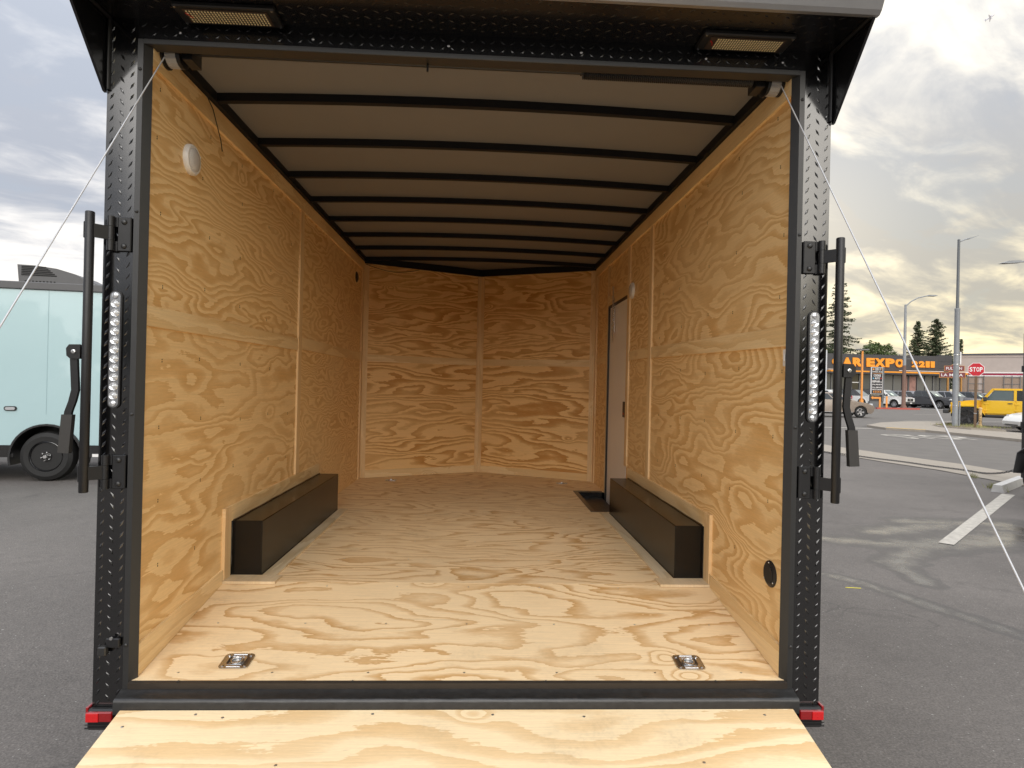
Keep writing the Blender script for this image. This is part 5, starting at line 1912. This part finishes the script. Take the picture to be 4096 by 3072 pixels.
# tall shop sign
TSG = empty('shop_sign', (42.8, 62.6, .05), 0, 'tall black business sign panel with white lettering and an orange arrow below', 'sign')
T2 = lambda b, n, m, par=None, **k: b.build(n, m, par or TSG, **k)
GPO = mat('grey_sign_pillar', (.13, .135, .14), .6)
T2(MB().box(.50, .72, -.1, .25, .72, 4.45), 'pillar', GPO)
T2(MB().box(-.78, .74, .0, .3, 0, .72), 'plinth', GPO)
T2(MB().box(-.72, .50, .02, .2, .72, 4.3), 'pier', mat('charcoal_pier', (.05, .05, .052), .6))
T2(MB().box(-.76, .50, -.16, -.02, 1.50, 4.42), 'panel_frame', SIGNW)
T2(MB().box(-.72, .46, -.17, -.1605, 1.54, 4.38), 'panel_face', mat('black_sign_face', (.02, .02, .025), .4))
INK = mat('sign_red_ink', (.6, .03, .03), .5)
for txt, x0, x1, z0, z1, m_ in (('2211', -.36, .22, 4.08, 4.32, SIGNW), ('T', .28, .42, 4.08, 4.32, ORNL), ('Fulton Ave', -.66, .42, 3.86, 4.0, SIGNW), ('COOKS', -.52, .28, 3.40, 3.64, SIGNW), ('AUTO', -.40, .18, 3.10, 3.32, SIGNW), ('REPAIR', -.64, .20, 2.76, 2.98, SIGNW), ('INC', .24, .42, 2.76, 2.88, SIGNW),
                                ('(916) 486-8319', -.66, .42, 2.44, 2.62, SIGNW), ('SMOG', .22, .42, 3.14, 3.28, INK), ('FULL SERVICE', -.66, .42, 2.16, 2.30, SIGNW), ('SERVICE & REPAIR', -.66, .42, 1.94, 2.06, SIGNW)):
    lettering('lettering', txt, x0, x1, z0, z1, -.1706, m_, TSG, .02, .004)
T2(MB().box(-.64, .40, -.174, -.1706, 3.74, 3.77), 'rule', ORNL)
T2(MB().lathe([(.075, 0), (.06, -.006)], (-.54, -.1706, 3.2), 'y', 14), 'round_mark', mat('sign_blue_ink', (.15, .45, .65), .5))
T2(MB().prism([(-.66, 4.12), (-.50, 4.10), (-.42, 4.2), (-.5, 4.28), (-.64, 4.26)], 'y', -.1745, -.1706), 'car_mark', ORNL)
for k in range(5):
    x = -.56 + k * .19
    T2(MB().prism([(x, 1.76), (x + .1, 1.88), (x + .17, 1.88), (x + .07, 1.76), (x + .17, 1.64), (x + .1, 1.64)], 'y', -.1745, -.1706), 'chevron', ORNL)
lettering('lettering', 'WHOLESALE', -.68, .28, 1.34, 1.46, .015, mat('pale_sign_ink', (.5, .45, .3), .6), TSG, .02, .004)
T2(MB().prism([(-.70, 1.1), (-.46, 1.28), (-.46, 1.19), (.42, 1.19), (.42, .0), (.22, .0), (.22, 1.0), (-.46, 1.0), (-.46, .92)], 'y', -.06, -.01), 'arrow', ORNL)

# ================================================================== trees
LEAF_D = mat('conifer_needles', (.045, .062, .024), .75, noise=.45, nscale=.6)
LEAF_L = mat('broadleaf_green', (.075, .11, .032), .7, noise=.45, nscale=.5)
BARK = mat('tree_bark', (.10, .07, .05), .9, noise=.3, nscale=6)


def conifer(x, y, h, R_, z0, label, n=150, droop=.22, slim=1.0, seed=1, pw=.85, gap=.25):
    rnd = random.Random(seed)
    root = empty('conifer_tree', (x, y, 0), 0, label, 'tree', 'trees behind the showroom')
    MB().lathe([(.035 * h * .6, 0), (.022 * h * .6, h * .5), (.004 * h, h * .98)], (0, 0, 0), 'z', 8).build('trunk', BARK, root)
    b = MB()
    br = MB()
    for i in range(n):
        t = (i + rnd.random()) / n
        z = z0 + (h - z0) * t
        env = R_ * ((1 - t) ** pw) + .12
        if rnd.random() < gap * .5: env *= .55
        ln = env * rnd.uniform(.62, 1.12)
        a = rnd.uniform(0, 2 * math.pi)
        d = Vector((math.cos(a), math.sin(a), 0))
        sd = Vector((-d.y, d.x, 0))
        tip = d * ln + Vector((0, 0, -ln * droop * rnd.uniform(.3, 1.3) + ln * .12))
        br.tube([(0, 0, z), tuple(tip * .5 + Vector((0, 0, z))), tuple(tip + Vector((0, 0, z)))], [.05, .03, .008], 3, cap=False)
        m = max(4, int(ln / .16))
        for k in range(m):
            u_ = (k + rnd.random()) / m
            u_ = .12 + .9 * u_
            base = tip * u_ + Vector((0, 0, z))
            for e in range(3):
                w = (1.05 - u_ * .6) * .42
                off = sd * rnd.uniform(-1, 1) * w * .8 + Vector((0, 0, rnd.uniform(-.16, .10)))
                c = base + off
                s1 = rnd.uniform(.10, .24)
                v1 = Vector((rnd.uniform(-1, 1), rnd.uniform(-1, 1), rnd.uniform(-.5, .5))).normalized() * s1
                v2 = Vector((rnd.uniform(-1, 1), rnd.uniform(-1, 1), rnd.uniform(-1, .3))).normalized() * s1
                b.add([c - v1, c + v2 * .6, c + v1, c - v2 * .6], [(0, 1, 2, 3)])
    me = b.mesh('crown', LEAF_D)
    o = bpy.data.objects.new('crown', me)
    COL.objects.link(o)
    o.parent = root
    br.build('limb', BARK, root, kind='stuff')
    return root


def broad(x, y, zc, rx, rz, label, n=2600, seed=3, m=None):
    rnd = random.Random(seed)
    root = empty('broadleaf_tree', (x, y, 0), 0, label, 'tree', 'trees behind the showroom')
    MB().tube([(0, 0, 0), (.1, 0, zc * .5), (-.1, .1, zc)], [.3, .24, .1], 8).build('trunk', BARK, root)
    lim = MB()
    cl = []
    for k in range(16):
        a = rnd.uniform(0, 6.28)
        rr = rx * rnd.uniform(.25, .95)
        cz = zc + rz * rnd.uniform(-.6, .8)
        c = Vector((rr * math.cos(a), rr * math.sin(a), cz))
        cl.append((c, rnd.uniform(.55, 1.0) * rx * .42))
        lim.tube([(0, 0, zc * .55), tuple(c * .6 + Vector((0, 0, zc * .22))), tuple(c)], [.1, .06, .02], 4, cap=False)
    lim.build('limb', BARK, root, kind='stuff')
    b = MB()
    for i in range(n):
        c, r_ = cl[rnd.randrange(len(cl))]
        v_ = Vector((rnd.gauss(0, 1), rnd.gauss(0, 1), rnd.gauss(0, .8))).normalized() * r_ * rnd.uniform(.5, 1.15)
        q = c + v_
        s1 = rnd.uniform(.10, .26)
        v1 = Vector((rnd.uniform(-1, 1), rnd.uniform(-1, 1), rnd.uniform(-1, 1))).normalized() * s1
        v2 = Vector((rnd.uniform(-1, 1), rnd.uniform(-1, 1), rnd.uniform(-1, 1))).normalized() * s1
        b.add([q - v1, q + v2 * .7, q + v1, q - v2 * .7], [(0, 1, 2, 3)])
    me = b.mesh('crown', m or LEAF_L)
    o = bpy.data.objects.new('crown', me)
    COL.objects.link(o)
    o.parent = root
    return root


conifer(66.4, 110, 23.3, 4.6, 3.0, 'tallest conifer behind the right lock bar, left of the showroom letters', 360, .3, seed=4, pw=.6, gap=.9)
conifer(81.7, 110, 15.4, 4.2, 2.5, 'slender dark conifer right of the curved street lamp', 260, .15, seed=7, pw=.8)
conifer(86.1, 111, 16.0, 4.4, 2.5, 'bushier conifer next to the tall light pole', 300, -.05, seed=9, pw=.6, gap=.6)
conifer(90.2, 110, 12.2, .75, 1.0, 'thin cypress just right of the tall light pole', 120, -.6, seed=12, pw=.7, gap=0)
broad(70.8, 106, 8.6, 2.9, 2.0, 'round green tree above the showroom roof near the orange post', 3600, 5)
broad(74.2, 107, 7.6, 2.6, 1.7, 'low green tree above the roof left of the curved street lamp', 2600, 8)
broad(84.6, 107, 7.2, 2.8, 1.8, 'low olive tree between the two conifers behind the roof', 2600, 15, LEAF_D)
broad(63.0, 105, 7.5, 2.5, 1.9, 'low dark tree at the foot of the tallest conifer', 2200, 21, LEAF_D)

# ================================================================== aeroplane far up on the right
pd = Vector((52.42, 62.32, 39.81)).normalized()
AP = empty('aeroplane', tuple(Vector((.0347, -2.3178, 1.597)) + pd * 1500), 0, 'small distant aeroplane against the clouds at the upper right', 'aeroplane')
AP.rotation_euler = (rad(-28), rad(-30), rad(-32))
AP.scale = (.62, .62, .62)
PLN = mat('plane_skin', (.55, .55, .64), .5)
A2 = lambda b, n, **k: b.build(n, PLN, AP, **k)
A2(MB().lathe([(.05, 13), (.8, 11.6), (1.5, 9), (1.7, 5), (1.7, -5), (1.2, -9), (.3, -12.5)], (0, 0, 0), 'x', 12), 'fuselage', smooth=40)
A2(MB().prism([(3.2, 0), (-1.8, 12.5), (-3.4, 12.5), (-2.4, 0), (-3.4, -12.5), (-1.8, -12.5)], 'z', -.9, -.5), 'wing')
A2(MB().prism([(-9.2, 0), (-11.4, 4.4), (-12.4, 4.4), (-11.6, 0), (-12.4, -4.4), (-11.4, -4.4)], 'z', .4, .65), 'tailplane')
A2(MB().prism([(-8.6, 1.0), (-11.2, 5.6), (-12.8, 5.6), (-11.8, .8)], 'y', -.2, .2), 'fin')
for s_ in (-1, 1):
    A2(MB().lathe([(.7, -1.4), (.95, 0), (.95, 1.2), (.8, 1.6)], (1.8, s_ * 4.3, -1.7), 'x', 12), 'engine', smooth=40)

# belt of trees behind the viewer, seen mirrored in the gloss paint of the pillars
rnd_ = random.Random(5)
bb_ = MB()
for i in range(16):
    cx_, cy_ = -30 + i * 4 + rnd_.uniform(-1, 1), -27 + rnd_.uniform(-2, 2)
    hh_ = rnd_.uniform(4.2, 6.4)
    bb_.tube([(cx_, cy_, 0), (cx_, cy_, hh_ * .6)], .22, 6)
    for k in range(420):
        v_ = Vector((rnd_.gauss(0, 1), rnd_.gauss(0, 1), rnd_.gauss(0, 1))).normalized() * rnd_.uniform(.55, 1.0)
        q = Vector((cx_ + v_.x * 2.7, cy_ + v_.y * 2.0, hh_ * .56 + v_.z * hh_ * .44))
        v1 = Vector((rnd_.uniform(-1, 1), rnd_.uniform(-1, 1), rnd_.uniform(-1, 1))).normalized() * .42
        v2 = Vector((rnd_.uniform(-1, 1), rnd_.uniform(-1, 1), rnd_.uniform(-1, 1))).normalized() * .42
        bb_.add([q - v1, q + v2, q + v1, q - v2], [(0, 1, 2, 3)])
tb_ = bb_.build('tree_belt', LEAF_D)
tag(tb_, 'belt of dark trees far behind the viewer', 'trees', kind='stuff')
